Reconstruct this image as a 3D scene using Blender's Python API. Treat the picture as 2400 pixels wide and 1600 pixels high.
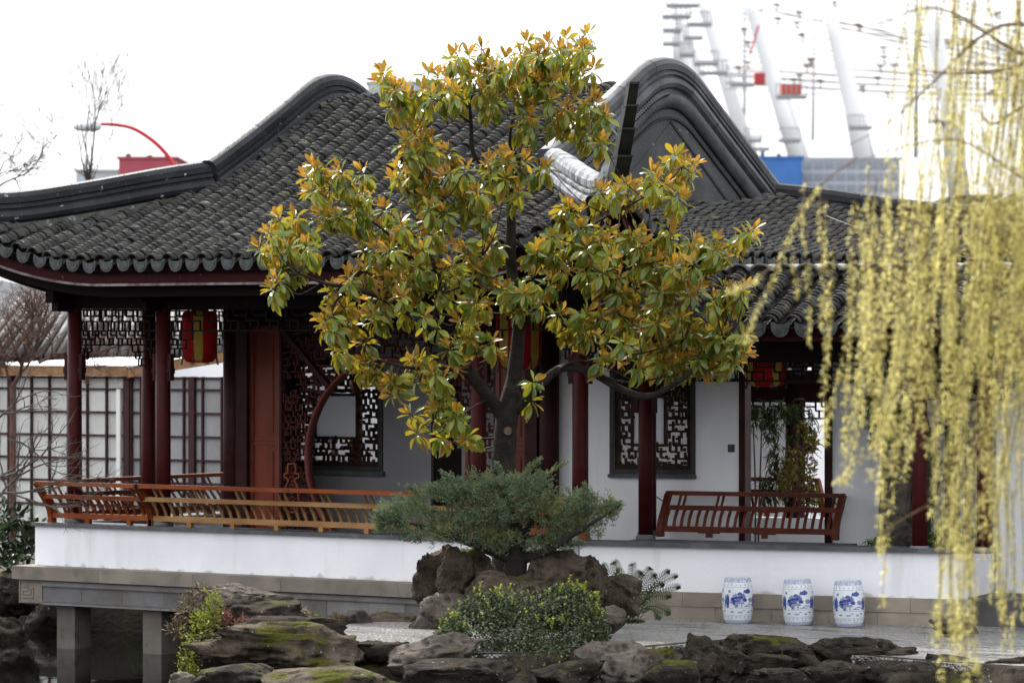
import bpy, math, random
import numpy as np
from mathutils import Vector, Matrix
from math import sin, cos, pi, radians, sqrt
for o in list(bpy.data.objects): bpy.data.objects.remove(o)
SC = bpy.context.scene
COL = SC.collection
# ------------------------------------------------------------------ camera (135 mm lens across the pond)
TH = radians(35); TH2 = radians(12)
FPX = 9000.0; D0 = FPX / 205
Rv = np.array([cos(TH), sin(TH)]); Fv = np.array([-sin(TH), cos(TH)])
CAM = -(D0 * Fv + (175 - 1200) / FPX * D0 * Rv); ZC = 2.56
cd = bpy.data.cameras.new('camera'); cam = bpy.data.objects.new('camera', cd); COL.objects.link(cam)
cam.location = (CAM[0], CAM[1], ZC); cam.rotation_euler = (pi / 2, 0, TH)
cd.lens = 135; cd.sensor_width = 36; cd.clip_start = .5; cd.clip_end = 3000
cd.dof.use_dof = True; cd.dof.focus_distance = 38.6; cd.dof.aperture_fstop = 2.8
SC.camera = cam
# ------------------------------------------------------------------ sky, sun, exposure (bright hazy overcast)
SUN_AZ = TH + radians(28); SUN_EL = radians(47)      # the sun stands ahead of the camera, to the left
wd = bpy.data.worlds.new('World'); SC.world = wd; wd.use_nodes = True
nt = wd.node_tree; bg = nt.nodes['Background']
sk = nt.nodes.new('ShaderNodeTexSky'); sk.sky_type = 'NISHITA'; sk.sun_disc = False
sk.sun_elevation = SUN_EL; sk.sun_rotation = -SUN_AZ; sk.dust_density = 4; sk.air_density = 1.0; sk.ozone_density = 1
hs = nt.nodes.new('ShaderNodeHueSaturation'); hs.inputs['Saturation'].default_value = .12
mx = nt.nodes.new('ShaderNodeMix'); mx.data_type = 'RGBA'; mx.inputs[0].default_value = .6
mx.inputs[7].default_value = (8.45, 8.6, 8.85, 1)       # even cloud cover
nt.links.new(sk.outputs[0], hs.inputs['Color']); nt.links.new(hs.outputs[0], mx.inputs[6]); tc = nt.nodes.new('ShaderNodeTexCoord'); sz = nt.nodes.new('ShaderNodeSeparateXYZ'); mr = nt.nodes.new('ShaderNodeMapRange')   # overcast: zenith brighter than horizon
mr.inputs[1].default_value = 0; mr.inputs[2].default_value = 1; mr.inputs[3].default_value = .62; mr.inputs[4].default_value = 1.22
m2 = nt.nodes.new('ShaderNodeMix'); m2.data_type = 'RGBA'; m2.blend_type = 'MULTIPLY'; m2.inputs[0].default_value = 1
nt.links.new(tc.outputs['Generated'], sz.inputs[0]); nt.links.new(sz.outputs[2], mr.inputs[0]); nt.links.new(mx.outputs[2], m2.inputs[6]); nt.links.new(mr.outputs[0], m2.inputs[7]); nt.links.new(m2.outputs[2], bg.inputs[0])
bg.inputs[1].default_value = .13
sl = bpy.data.lights.new('sun', 'SUN'); so = bpy.data.objects.new('sun', sl); COL.objects.link(so)
sl.energy = 2.6; sl.angle = radians(3); sl.color = (1, .95, .87)
sdir = Vector((-sin(SUN_AZ) * cos(SUN_EL), cos(SUN_AZ) * cos(SUN_EL), sin(SUN_EL)))
so.rotation_euler = sdir.to_track_quat('Z', 'Y').to_euler(); so.location = (0, 0, 30)
vs = SC.view_settings; vs.view_transform = 'Standard'; vs.look = 'None'; vs.gamma = 1; vs.exposure = 1.45
SC.render.engine = 'CYCLES'; cy = SC.cycles; cy.max_bounces = 8; cy.diffuse_bounces = 3; cy.glossy_bounces = 3; cy.transmission_bounces = 4; cy.caustics_reflective = False; cy.caustics_refractive = False
# ------------------------------------------------------------------ measuring: pixel of the photo + a known plane or distance -> place
def ray(px): return Fv + (px - 1200) / FPX * Rv
def AT(px, py, d):
    p = CAM + d * ray(px); return np.array([p[0], p[1], ZC - (py - 800) / FPX * d])
O2 = np.array([7.05, -.13]); U2 = np.array([cos(TH2), sin(TH2)]); V2 = np.array([-sin(TH2), cos(TH2)])
def F1(u, v, z): return np.array([u, v, z], float)
def F2(u, v, z):
    p = O2 + u * U2 + v * V2; return np.array([p[0], p[1], z], float)
def PL(px, py, v, o=(0, 0), n=(0, 1)):
    r = ray(px); o = np.array(o); n = np.array(n); t = (v - (CAM - o) @ n) / (r @ n); p = CAM + t * r
    return np.array([p[0], p[1], ZC - (py - 800) / FPX * t])
def u1(px, v): return PL(px, 800, v)[0]
def u2(px, v): return (PL(px, 800, v, O2, V2)[:2] - O2) @ U2
def GR(px, py, z):
    t = (ZC - z) * FPX / (py - 800); p = CAM + t * ray(px); return np.array([p[0], p[1], z])
# ------------------------------------------------------------------ noise
def vnoise(P, seed=0):
    P = np.asarray(P, float); i = np.floor(P).astype(np.int64); f = P - i; f = f * f * (3 - 2 * f)
    def h(a):
        n = (a[:, 0] * 374761393 + a[:, 1] * 668265263 + a[:, 2] * 2147483647 + seed * 974711) & 0x7fffffff
        n = ((n ^ (n >> 13)) * 1274126177) & 0x7fffffff
        return ((n ^ (n >> 16)) & 0xffff) / 65535.
    r = 0
    for dx in (0, 1):
        for dy in (0, 1):
            for dz in (0, 1):
                w = (f[:, 0] if dx else 1 - f[:, 0]) * (f[:, 1] if dy else 1 - f[:, 1]) * (f[:, 2] if dz else 1 - f[:, 2])
                r = r + w * h(i + np.array([dx, dy, dz]))
    return r
def fbm(P, seed=0, o=3):
    r = 0; a = .5
    for k in range(o): r = r + a * vnoise(P * 2 ** k, seed + k); a *= .5
    return r
# ------------------------------------------------------------------ materials
def nodes(name):
    m = bpy.data.materials.new(name); m.use_nodes = True; n = m.node_tree
    return m, n, n.nodes['Principled BSDF'], n.links
def mixc(n, fac, a, b, mode='MIX'):
    x = n.nodes.new('ShaderNodeMix'); x.data_type = 'RGBA'; x.blend_type = mode
    for i, v in ((0, fac), (6, a), (7, b)):
        if hasattr(v, 'links'): n.links.new(v, x.inputs[i])
        else: x.inputs[i].default_value = v if i == 0 else (*v, 1)
    return x.outputs[2]
def noise(n, sc, det=4, stretch=None, rough=.55):
    t = n.nodes.new('ShaderNodeTexNoise'); t.inputs['Scale'].default_value = sc; t.inputs['Detail'].default_value = det
    t.inputs['Roughness'].default_value = rough
    g = n.nodes.new('ShaderNodeNewGeometry'); s = g.outputs['Position']
    if stretch:
        mp = n.nodes.new('ShaderNodeMapping'); mp.inputs['Scale'].default_value = stretch; n.links.new(s, mp.inputs[0]); s = mp.outputs[0]
    n.links.new(s, t.inputs['Vector']); return t.outputs['Fac']
def ramp(n, s, lo, hi):
    r = n.nodes.new('ShaderNodeMapRange'); r.inputs[1].default_value = lo; r.inputs[2].default_value = hi; n.links.new(s, r.inputs[0]); return r.outputs[0]
def math_(n, op, a, b):
    x = n.nodes.new('ShaderNodeMath'); x.operation = op
    for i, v in enumerate((a, b)):
        if hasattr(v, 'links'): n.links.new(v, x.inputs[i])
        else: x.inputs[i].default_value = v
    return x.outputs[0]
def bumpn(n, b, s, st, dist=.02):
    bm = n.nodes.new('ShaderNodeBump'); bm.inputs['Strength'].default_value = st; bm.inputs['Distance'].default_value = dist
    n.links.new(s, bm.inputs['Height']); n.links.new(bm.outputs[0], b.inputs['Normal'])
def island(n, lo, hi):
    g = n.nodes.new('ShaderNodeNewGeometry'); return ramp(n, g.outputs['Random Per Island'], lo, hi)
MATS = {}
def M(name, c, c2=None, sc=4., rough=.6, bump=0., bsc=40., isl=0., thr=(.38, .62), spec=.22, stretch=None, trans=0., metal=0., dist=.02, third=None):
    if name in MATS: return MATS[name]
    m, n, b, L = nodes(name); b.inputs['Roughness'].default_value = rough; b.inputs['Specular IOR Level'].default_value = spec; b.inputs['Metallic'].default_value = metal
    col = None
    if c2: col = mixc(n, ramp(n, noise(n, sc, 5, stretch), *thr), c, c2)
    if third: col = mixc(n, ramp(n, noise(n, third[1], 4, stretch), *third[2]), col, third[0])
    if isl:
        g = n.nodes.new('ShaderNodeNewGeometry'); hv = n.nodes.new('ShaderNodeHueSaturation')
        r = n.nodes.new('ShaderNodeMapRange'); r.inputs[3].default_value = 1 - isl; r.inputs[4].default_value = 1 + isl
        oi = n.nodes.new('ShaderNodeObjectInfo'); L.new(math_(n, 'FRACT', math_(n, 'ADD', g.outputs['Random Per Island'], oi.outputs['Random']), 0), r.inputs[0]); L.new(r.outputs[0], hv.inputs['Value'])
        if col: L.new(col, hv.inputs['Color'])
        else: hv.inputs['Color'].default_value = (*c, 1)
        col = hv.outputs[0]
    if col: L.new(col, b.inputs['Base Color'])
    else: b.inputs['Base Color'].default_value = (*c, 1)
    if bump: bumpn(n, b, noise(n, bsc, 5, stretch), bump, dist)
    if trans:
        t = n.nodes.new('ShaderNodeBsdfTranslucent'); s = n.nodes.new('ShaderNodeMixShader'); s.inputs[0].default_value = trans
        if col: L.new(col, t.inputs[0])
        else: t.inputs[0].default_value = (*c, 1)
        L.new(b.outputs[0], s.inputs[1]); L.new(t.outputs[0], s.inputs[2]); L.new(s.outputs[0], n.nodes['Material Output'].inputs[0])
    MATS[name] = m; return m
# ------------------------------------------------------------------ mesh building
def nrm(a):
    a = np.asarray(a, float); l = np.linalg.norm(a); return a / l if l > 1e-9 else a
class MB:
    def __init__(s): s.v = []; s.f = []; s.n = 0
    def add(s, V, F):
        V = np.asarray(V, float).reshape(-1, 3); s.v.append(V)
        if isinstance(F, np.ndarray): s.f += (F + s.n).tolist()
        else: s.f += [tuple(i + s.n for i in f) for f in F]
        s.n += len(V); return s
    BF = [(0, 2, 3, 1), (4, 5, 7, 6), (0, 1, 5, 4), (2, 6, 7, 3), (0, 4, 6, 2), (1, 3, 7, 5)]
    def obox(s, c, ax, ay, az):
        c = np.asarray(c, float)
        s.add([c + i * ax + j * ay + k * az for i in (-1, 1) for j in (-1, 1) for k in (-1, 1)], MB.BF); return s
    def box(s, fr, a0, a1, b0, b1, c0, c1):
        s.add([fr(i, j, k) for i in (a0, a1) for j in (b0, b1) for k in (c0, c1)], MB.BF); return s
    def beam(s, p, q, w, d, n):
        p = np.asarray(p, float); q = np.asarray(q, float); t = nrm(q - p); n = nrm(n); b = nrm(np.cross(t, n)); n = np.cross(b, t)
        s.obox((p + q) / 2, (q - p) / 2, b * w / 2, n * d / 2); return s
    def tube(s, P, R, n=6, cap=True):
        P = np.asarray(P, float); R = np.broadcast_to(np.asarray(R, float), (len(P),))
        T = np.gradient(P, axis=0); T /= np.maximum(np.linalg.norm(T, axis=1), 1e-9)[:, None]
        a = np.array([0, 0, 1.]) if abs(T[0][2]) < .9 else np.array([1., 0, 0])
        ang = np.arange(n) * 2 * pi / n; V = []
        for i in range(len(P)):
            b = nrm(np.cross(T[i], a)); a = nrm(np.cross(b, T[i]))
            V.append(P[i] + R[i] * (np.outer(np.cos(ang), a) + np.outer(np.sin(ang), b)))
        F = [(i * n + j, i * n + (j + 1) % n, (i + 1) * n + (j + 1) % n, (i + 1) * n + j) for i in range(len(P) - 1) for j in range(n)]
        if cap: F += [tuple(range(n))[::-1], tuple(range((len(P) - 1) * n, len(P) * n))]
        s.add(np.concatenate(V), F); return s
    def sweep(s, P, prof, side=None, cap=True):
        """prof: closed list (w,h); h along the vertical-plane normal of the path"""
        P = np.asarray(P, float); T = np.gradient(P, axis=0); V = []
        for i in range(len(P)):
            t = nrm(T[i]); b = side if side is not None else nrm(np.cross(t, (0, 0, 1))); u = nrm(np.cross(b, t))
            if u[2] < -.2: u = -u
            V += [P[i] + w * b + h * u for w, h in prof]
        n = len(prof)
        F = [(i * n + j, i * n + (j + 1) % n, (i + 1) * n + (j + 1) % n, (i + 1) * n + j) for i in range(len(P) - 1) for j in range(n)]
        if cap: F += [tuple(range(n)), tuple(range((len(P) - 1) * n, len(P) * n))]
        s.add(V, F); return s
    def prism(s, poly, fr, c0, c1):
        """poly in (a,b); fr(a,c,b) maps; extruded c0..c1"""
        n = len(poly); V = [fr(a, c0, b) for a, b in poly] + [fr(a, c1, b) for a, b in poly]
        s.add(V, [tuple(range(n)), tuple(range(2 * n - 1, n - 1, -1))] + [(i, i + n, (i + 1) % n + n, (i + 1) % n) for i in range(n)]); return s
    def grid(s, G):
        G = np.asarray(G, float); a, b = G.shape[:2]
        s.add(G.reshape(-1, 3), [(i * b + j, i * b + j + 1, (i + 1) * b + j + 1, (i + 1) * b + j) for i in range(a - 1) for j in range(b - 1)]); return s
    def arr(s): return np.concatenate(s.v) if s.v else np.zeros((0, 3))
LOC = {}
def mesh(name, V, F, mat, smooth):
    me = bpy.data.meshes.new(name); me.from_pydata(np.asarray(V).tolist(), [], F if not isinstance(F, np.ndarray) else F.tolist())
    if mat: me.materials.append(mat)
    if smooth:
        me.shade_smooth()
        if smooth == 'angle': me.set_sharp_from_angle(angle=radians(27))
    me.update(); return me
def tag(o, label=None, cat=None, group=None, kind=None):
    for k, v in (('label', label), ('category', cat), ('group', group), ('kind', kind)):
        if v: o[k] = v
    return o
def thing(name, loc, label, cat, group=None):
    o = bpy.data.objects.new(name, None); COL.objects.link(o); o.location = tuple(loc); o.empty_display_size = .1
    LOC[o.name] = np.array(loc, float); return tag(o, label, cat, group)
def put(name, mb, mat, parent=None, smooth=False, kind=None, label=None, cat=None, group=None):
    V = mb.arr(); L = LOC[parent.name] if parent else np.array([*((V.min(0) + V.max(0))[:2] / 2), V[:, 2].min()])
    me = mesh(name, V - L, mb.f, mat, smooth); o = bpy.data.objects.new(name, me); COL.objects.link(o)
    if parent: o.parent = parent; LOC[o.name] = L
    else: o.location = tuple(L); LOC[o.name] = L
    return tag(o, label, cat, group, kind)
def inst(name, me, parent, mat4):
    o = bpy.data.objects.new(name, me); COL.objects.link(o); o.parent = parent
    o.matrix_basis = Matrix.Translation(-Vector(LOC[parent.name])) @ mat4; LOC[o.name] = LOC[parent.name]; return o
def m4(x, y, z, p):
    return Matrix(((x[0], y[0], z[0], p[0]), (x[1], y[1], z[1], p[1]), (x[2], y[2], z[2], p[2]), (0, 0, 0, 1)))
def cyl(mb, p, q, r, n=14, r2=None): mb.tube([p, q], [r, r if r2 is None else r2], n); return mb
def splines(P, k=6):
    """Catmull-Rom through the points"""
    P = np.asarray(P, float); Q = np.vstack([2 * P[0] - P[1], P, 2 * P[-1] - P[-2]]); out = []
    for i in range(1, len(Q) - 2):
        a, b, c, d = Q[i - 1:i + 3]
        for t in np.arange(k) / k: out.append(.5 * (2 * b + (c - a) * t + (2 * a - 5 * b + 4 * c - d) * t * t + (3 * b - a - 3 * c + d) * t ** 3))
    out.append(P[-1]); return np.array(out)
# ------------------------------------------------------------------ common materials
RED = M('red_lacquer', (.052, .0075, .008), (.038, .006, .006), 6, .42, .05, 60, spec=.09)
DRED = M('dark_red_wood', (.035, .010, .009), (.022, .007, .007), 8, .5, .08, 50, spec=.1)
PANEL = M('red_brown_panel', (.150, .028, .013), (.085, .017, .008), 3, .45, .08, 30, stretch=(1, 1, .15), spec=.2)
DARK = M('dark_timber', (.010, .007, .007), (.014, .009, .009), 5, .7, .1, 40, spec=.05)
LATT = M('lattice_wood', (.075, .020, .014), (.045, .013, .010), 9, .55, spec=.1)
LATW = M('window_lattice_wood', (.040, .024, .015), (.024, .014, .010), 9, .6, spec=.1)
GREYW = M('shaded_wall_plaster', (.22, .22, .23), (.19, .19, .20), 1.2, .9, .12, 25)  # the partition's deep interior shade is put into a darker grey
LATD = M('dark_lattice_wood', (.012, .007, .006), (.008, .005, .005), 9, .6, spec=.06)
ORNG = M('orange_varnished_wood', (.235, .058, .015), (.15, .034, .011), 6, .4, .15, 30, isl=.14, spec=.14, stretch=(.25, 1, 1), third=((.09, .028, .014), 8, (.58, .76)))
PALE = M('pale_new_wood', (.36, .205, .088), (.25, .125, .05), 7, .45, .15, 30, isl=.16, spec=.14, stretch=(.25, 1, 1), third=((.20, .085, .035), 5, (.6, .78)))
RBEN = M('dark_bench_wood', (.105, .025, .013), (.065, .016, .010), 5, .42, .1, 30, spec=.14)
TILE = None
mt, n, b, L = nodes('white_plaster'); PLAST = mt; b.inputs['Roughness'].default_value = .9
c = mixc(n, ramp(n, noise(n, 1.3, 5), .38, .62), (.80, .81, .85), (.73, .74, .78)); c = mixc(n, ramp(n, noise(n, 3.4, 5, (1, 1, .16)), .56, .84), c, (.57, .57, .56))
g = n.nodes.new('ShaderNodeNewGeometry'); sp = n.nodes.new('ShaderNodeSeparateXYZ'); L.new(g.outputs['Position'], sp.inputs[0])    # algae splashed along the foot
c = mixc(n, ramp(n, math_(n, 'SUBTRACT', noise(n, 5, 6), math_(n, 'MULTIPLY', math_(n, 'ABSOLUTE', sp.outputs[2], 0), 3.4)), .46, .60), c, (.46, .46, .41)); L.new(c, b.inputs['Base Color']); bumpn(n, b, noise(n, 25, 5), .12)
PLAST2 = PLAST
CAPS = M('slate_cap', (.105, .11, .12), (.07, .073, .08), 5, .75, .2, 60, isl=.25)
PIERS = M('dark_pier_stone', (.135, .12, .105), (.095, .085, .075), 3, .8, .3, 70, isl=.12, third=((.07, .06, .05), 6, (.58, .72)))  # darker version of the grey stone for the piers
STONE = M('grey_stone', (.225, .195, .165), (.165, .148, .128), 3, .85, .3, 70, isl=.12, third=((.15, .135, .11), 6, (.58, .72)))
GSTONE = M('blue_grey_stone', (.17, .17, .175), (.135, .128, .122), 2.5, .85, .3, 70, isl=.28, third=((.13, .11, .10), 5, (.60, .74)))
BSTONE = M('buff_stone', (.30, .265, .215), (.23, .20, .165), 3, .85, .3, 60, isl=.12)
RIDGE = M('black_ridge_plaster', (.014, .015, .018), (.026, .028, .033), 2.2, .5, .25, 30, spec=.16, third=((.34, .35, .37), 16, (.685, .72)))
GABLE = M('grey_gable_plaster', (.036, .037, .040), (.062, .064, .068), 2, .6, .25, 30, third=((.36, .37, .38), 14, (.68, .74)))
WHTR = M('whitewashed_ridge', (.09, .092, .098), (.30, .31, .33), 6.0, .85, .4, 30, spec=.08, thr=(.34, .6))
GLASS = M('frosted_pane', (.78, .8, .83), rough=.6, trans=.6)
# ================================================================== THE SETTING
def ground_mat():
    m, n, b, L = nodes('garden_soil'); b.inputs['Roughness'].default_value = .95
    c = mixc(n, ramp(n, noise(n, 2.2, 6), .5, .72), (.018, .014, .010), (.026, .032, .008)); L.new(c, b.inputs['Base Color'])
    bumpn(n, b, noise(n, 14, 6), .8, .06); return m
SOIL = ground_mat()
# land behind the pavilion, far out to the horizon; the pond lies in front of it
mb = MB(); mb.add([(-900, 9.3, -.8), (900, 9.3, -.8), (900, 1600, -.8), (-900, 1600, -.8)], [(0, 1, 2, 3)])
mb.add([(-900, 9.3, -.8), (900, 9.3, -.8), (900, 9.3, -2.5), (-900, 9.3, -2.5)], [(0, 1, 2, 3)])
tag(put('ground', mb, SOIL), kind='structure')
mb = MB(); mb.add([(-60, -60, -1.6), (70, -60, -1.6), (70, 9.3, -1.6), (-60, 9.3, -1.6)], [(0, 1, 2, 3)])
tag(put('pond_bed', mb, M('pond_mud', (.02, .018, .012))), kind='structure')
mt, n, b, L = nodes('pond_water'); b.inputs['Base Color'].default_value = (.003, .003, .0025, 1); b.inputs['Roughness'].default_value = .03; b.inputs['IOR'].default_value = 1.33
bumpn(n, b, noise(n, 2.2, 3), .06, .03)
mb = MB(); mb.add([(-60, -60, -.93), (70, -60, -.93), (70, 9.3, -.93), (-60, 9.3, -.93)], [(0, 1, 2, 3)])
tag(put('water', mb, mt), kind='structure')
mb = MB(); Q = [(-40, 3.2), (-6, 2.6), (-3.4, 2.2), (-1.6, 2.1), (2, 2.4), (2, 9.31), (-40, 9.31)]; N = len(Q)
mb.add([(*q, -.47 if q[0] > -1 else -.30) for q in Q] + [(*q, -1.55) for q in Q], [tuple(range(N))] + [(i, (i + 1) % N, (i + 1) % N + N, i + N) for i in range(N)])
tag(put('left_bank', mb, SOIL), kind='structure')
# pebble terrace on the right with ragged front edge; its blocks stand in the water
mt, n, b, L = nodes('pebble_paving'); b.inputs['Roughness'].default_value = .3; b.inputs['Specular IOR Level'].default_value = .8
vo = n.nodes.new('ShaderNodeTexVoronoi'); vo.inputs['Scale'].default_value = 34; g = n.nodes.new('ShaderNodeNewGeometry'); L.new(g.outputs['Position'], vo.inputs['Vector'])
c = mixc(n, vo.outputs['Color'], (.08, .08, .076), (.54, .53, .51)); c = mixc(n, ramp(n, noise(n, 2.2, 6, (.5, 2.2, 1)), .52, .66), c, (.075, .074, .066)); L.new(c, b.inputs['Base Color'])
c = math_(n, 'ADD', math_(n, 'MULTIPLY', vo.outputs['Distance'], -1.6), noise(n, 3, 5, (1, .35, 1))); bumpn(n, b, c, 1., .05)
GZ = -.27
edge = [GR(x, y, GZ) for x, y in ((500, 1500), (560, 1512), (700, 1525), (900, 1530), (1100, 1535), (1350, 1530), (1600, 1510), (1750, 1505), (2000, 1535), (2250, 1555), (2600, 1570), (3600, 1560))]
back = [F2(14, 4.2, GZ), F1(7.0, 3.0, GZ), F1(7.0, -.2, GZ), GR(1180, 1446, GZ), GR(1020, 1449, GZ), GR(880, 1452, GZ), GR(740, 1450, GZ), GR(600, 1462, GZ)]
poly = [p[:2] for p in edge + back]; N = len(poly)
mb = MB(); mb.add([(*p, GZ) for p in poly] + [(*p, -1.55) for p in poly], [tuple(range(N))] + [(i, (i + 1) % N, (i + 1) % N + N, i + N) for i in range(N)])
tag(put('pebble_terrace', mb, mt), kind='structure')
E_ = splines(edge, 14); tow = -np.array([*Fv, 0.]); BANK = []      # craggy ledge below the terrace
for p in E_: BANK.append([p + tow * o + np.array([0, 0, z]) for o, z in ((-.14, .012), (-.02, .0), (.05, -.08), (.14, -.12), (.28, -.2), (.42, -.25), (.6, -.36), (.85, -.5), (1.2, -.65), (1.7, -.95))])
G_ = np.array(BANK); sh = G_.shape; q_ = G_.reshape(-1, 3); am_ = np.clip(np.tile(np.arange(10) / 3., sh[0]), 0, 1)
q_ = q_ + am_[:, None] * ((fbm(q_ * 2.2, 3, 4) - .45)[:, None] * np.array([.3, .3, .34]) - (np.clip(.1 - np.abs(fbm(q_ * 2.6 + 9, 7, 3) - .44), 0, 1) * 1.6)[:, None] * np.array([0, 0, 1.]))
BANKG = q_.reshape(sh)

# ================================================================== MAIN PAVILION
PV = thing('pavilion', (3.5, 0, 0), 'main pavilion with sweeping grey tiled roof, dark red columns and white plinth wall', 'pavilion')
UC, HU, VR, HV = 3.49, 4.55, 3.3, 4.3      # roof centre and half spans (eave to eave)
GL, GRR = 1.2, 5.9                          # planes of the two gables
ZE = 3.40; TA = 2.06
def hprof(t):
    t = np.asarray(t, float); a = np.minimum(t, 3.8); r = np.clip(t - 3.8, 0, .5)
    s = .37 + .058 * 3.8
    return .37 * a + .029 * a * a + s * r - s / (2 * .5) * r * r
def lift(x, half): 
    s = np.clip((np.abs(x) - (half - 2.3)) / 2.3, 0, 1.2); return .54 * s ** 2.0
def flare(x, half):
    s = np.clip((np.abs(x) - (half - 1.6)) / 1.6, 0, 1.2); return .22 * s ** 2.5
def SF(u, t):                                # front slope
    k = max(0., 1 - t / 2.4)
    return np.array([u, VR - HV + t - flare(u - UC, HU) * k, ZE + float(hprof(t)) + float(lift(u - UC, HU)) * k])
def SS(v, t):                                # right-hand slope
    k = max(0., 1 - t / 2.4); q = max(0., 1 - ((v - VR) / 2.6) ** 2)
    return np.array([UC + HU - t + flare(v - VR, HV) * k, v, ZE + float(hprof(t)) + float(lift(v - VR, HV)) * k - .24 * q * min(1, t / 1.6)])
def tF(u):
    if u < GL: return TA * (u - (UC - HU)) / (GL - (UC - HU))
    if u > GRR: return TA * ((UC + HU) - u) / ((UC + HU) - GRR)
    return HV
def tS(v): 
    e = HV - abs(v - VR); return min(e, UC + HU - GRR - .12)
# --- tile material: grey clay, lichen, each tile a little different
mt, n, b, L = nodes('clay_roof_tile'); TILE = mt; b.inputs['Roughness'].default_value = .58; b.inputs['Specular IOR Level'].default_value = .3
g = n.nodes.new('ShaderNodeNewGeometry'); oi = n.nodes.new('ShaderNodeObjectInfo')
rnd = math_(n, 'FRACT', math_(n, 'ADD', g.outputs['Random Per Island'], oi.outputs['Random']), 0)
c = mixc(n, rnd, (.0095, .0095, .0095), (.046, .044, .041))
c = mixc(n, ramp(n, noise(n, 7, 5), .60, .74), c, (.115, .105, .055)); c = mixc(n, ramp(n, noise(n, 1.3, 4), .62, .78), c, (.04, .042, .022))
c = mixc(n, ramp(n, noise(n, 30, 3), .70, .76), c, (.3, .3, .28)); L.new(c, b.inputs['Base Color']); bumpn(n, b, noise(n, 60, 4), .3, .01)
PAN = M('dark_pan_tile', (.014, .014, .014), (.024, .024, .018), 6, .7, .2, 40, isl=.3)
def tilemesh(w, ln, r, th=.016, seg=6, up=.03, am=1.15):
    a = np.linspace(-am, am, seg + 1); x = np.sin(a) / sin(am) * w / 2; z = (np.cos(a) - cos(am)) * r
    A = np.stack([x, 0 * x, z + up], 1); B = np.stack([x * .92, 0 * x + ln, z * .92], 1); Cc = np.stack([x * .84, 0 * x + .004, z * .84 + up - th * .7], 1)
    D = np.stack([x * .84, 0 * x + .05, z * .84 + up - th], 1)
    k = seg + 1; F = []
    for j in range(seg): F += [(j, j + 1, k + j + 1, k + j), (j, 2 * k + j, 2 * k + j + 1, j + 1), (2 * k + j, 3 * k + j, 3 * k + j + 1, 2 * k + j + 1)]
    return np.concatenate([A, B, Cc, D]), F
CV, CF = tilemesh(.172, .125, .092, .018, 7, .028, 1.42)
PVt, PF = tilemesh(.17, .16, -.06, seg=3, up=.0)
def place_tiles(surf, tend, coords, side, step=.063, dz=.035):
    """rows of cover tiles; returns (matrix 4x4 list, row index, tile index)"""
    out = []
    for c in coords:
        te = tend(c); k = 0; t = -.02
        while t < te - .02:
            p = surf(c, max(t, 0)); q = surf(c, max(t, 0) + .06)
            if t < 0: p = p + (p - q) / .06 * .02
            y = nrm(q - p); x = nrm(np.cross(y, np.cross(side, y))); z = nrm(np.cross(x, y))
            if z[2] < 0: z = -z; x = -x
            j = random.gauss(0, .009); rr = random.gauss(0, .055) + (random.choice((-.2, .2)) if random.random() < .015 else 0)
            x2 = nrm(x * cos(rr) + y * sin(rr)); y2 = nrm(np.cross(z, x2))
            out.append((x2, y2, z, p + z * (dz + random.gauss(0, .003)) + x * j, c, k)); t += step * random.uniform(.94, 1.06); k += 1
    return out
def join_tiles(lst, BV, BF, mb):
    for (x, y, z, p, c, k) in lst: mb.add(p + BV[:, :1] * x + BV[:, 1:2] * y + BV[:, 2:3] * z, BF)
random.seed(3)
SP = .246
rowsF = [UC + (i - 18) * SP for i in range(37)]; rowsS = [VR + (i - 17) * SP for i in range(35)]
front = place_tiles(SF, tF, rowsF, np.array([1., 0, 0])); sidet = place_tiles(SS, tS, rowsS, np.array([0., 1, 0]), .085)
ROOF = put('roof', MB().grid([[SF(u, t * tF(u)) - np.array([0, 0, .012]) for t in np.linspace(0, 1, 16)] for u in np.linspace(UC - HU + .02, UC + HU - .02, 50)]), PAN, PV)
tm = mesh('tile', CV, CF, TILE, True)
# the tiles that show largest: the lower courses of the left half, one object each
vis = sorted(front, key=lambda a: (a[5] > 14, abs(a[4] - 1.6) * 3 + a[5] * .22))
ind = vis[:298]; rest = vis[298:]
for (x, y, z, p, c, k) in ind: inst('tile', tm, ROOF, m4(x, y, z, p))
mb = MB(); join_tiles(rest, CV, CF, mb); join_tiles(sidet, CV, CF, mb); put('tile_field', mb, TILE, ROOF, True, 'stuff')
mb = MB()
join_tiles(place_tiles(SF, tF, [u + SP / 2 for u in rowsF[:-1]], np.array([1., 0, 0]), .12, .02), PVt, PF, mb)
join_tiles(place_tiles(SS, tS, [u + SP / 2 for u in rowsS[:-1]], np.array([0., 1, 0]), .12, .02), PVt, PF, mb)
put('pan_tile_field', mb, PAN, ROOF, True, 'stuff')
# side, rear and left slopes under the tiles, plus the timber underside
mb = MB(); mb.grid([[SS(v, t * tS(v)) - np.array([0, 0, .012]) for t in np.linspace(0, 1, 10)] for v in np.linspace(VR - HV + .02, VR + HV - .02, 46)])
mir = lambda p: np.array([2 * UC - p[0], p[1], p[2]]); back_ = lambda p: np.array([p[0], 2 * VR - p[1], p[2]])
mb.grid([[mir(SS(v, t * tS(v))) for t in np.linspace(0, 1, 10)] for v in np.linspace(VR - HV + .02, VR + HV - .02, 46)])
mb.grid([[back_(SF(u, t * tF(u))) for t in np.linspace(0, 1, 14)] for u in np.linspace(UC - HU + .02, UC + HU - .02, 40)])
put('slope_bed', mb, PAN, ROOF, True)
mb = MB()
for tr in (lambda p: p, back_): mb.grid([[tr(SF(u, .02 + t * tF(u) * .985)) - np.array([0, 0, .10]) for t in np.linspace(0, 1, 12)] for u in np.linspace(UC - HU + .06, UC + HU - .06, 40)])
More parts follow.
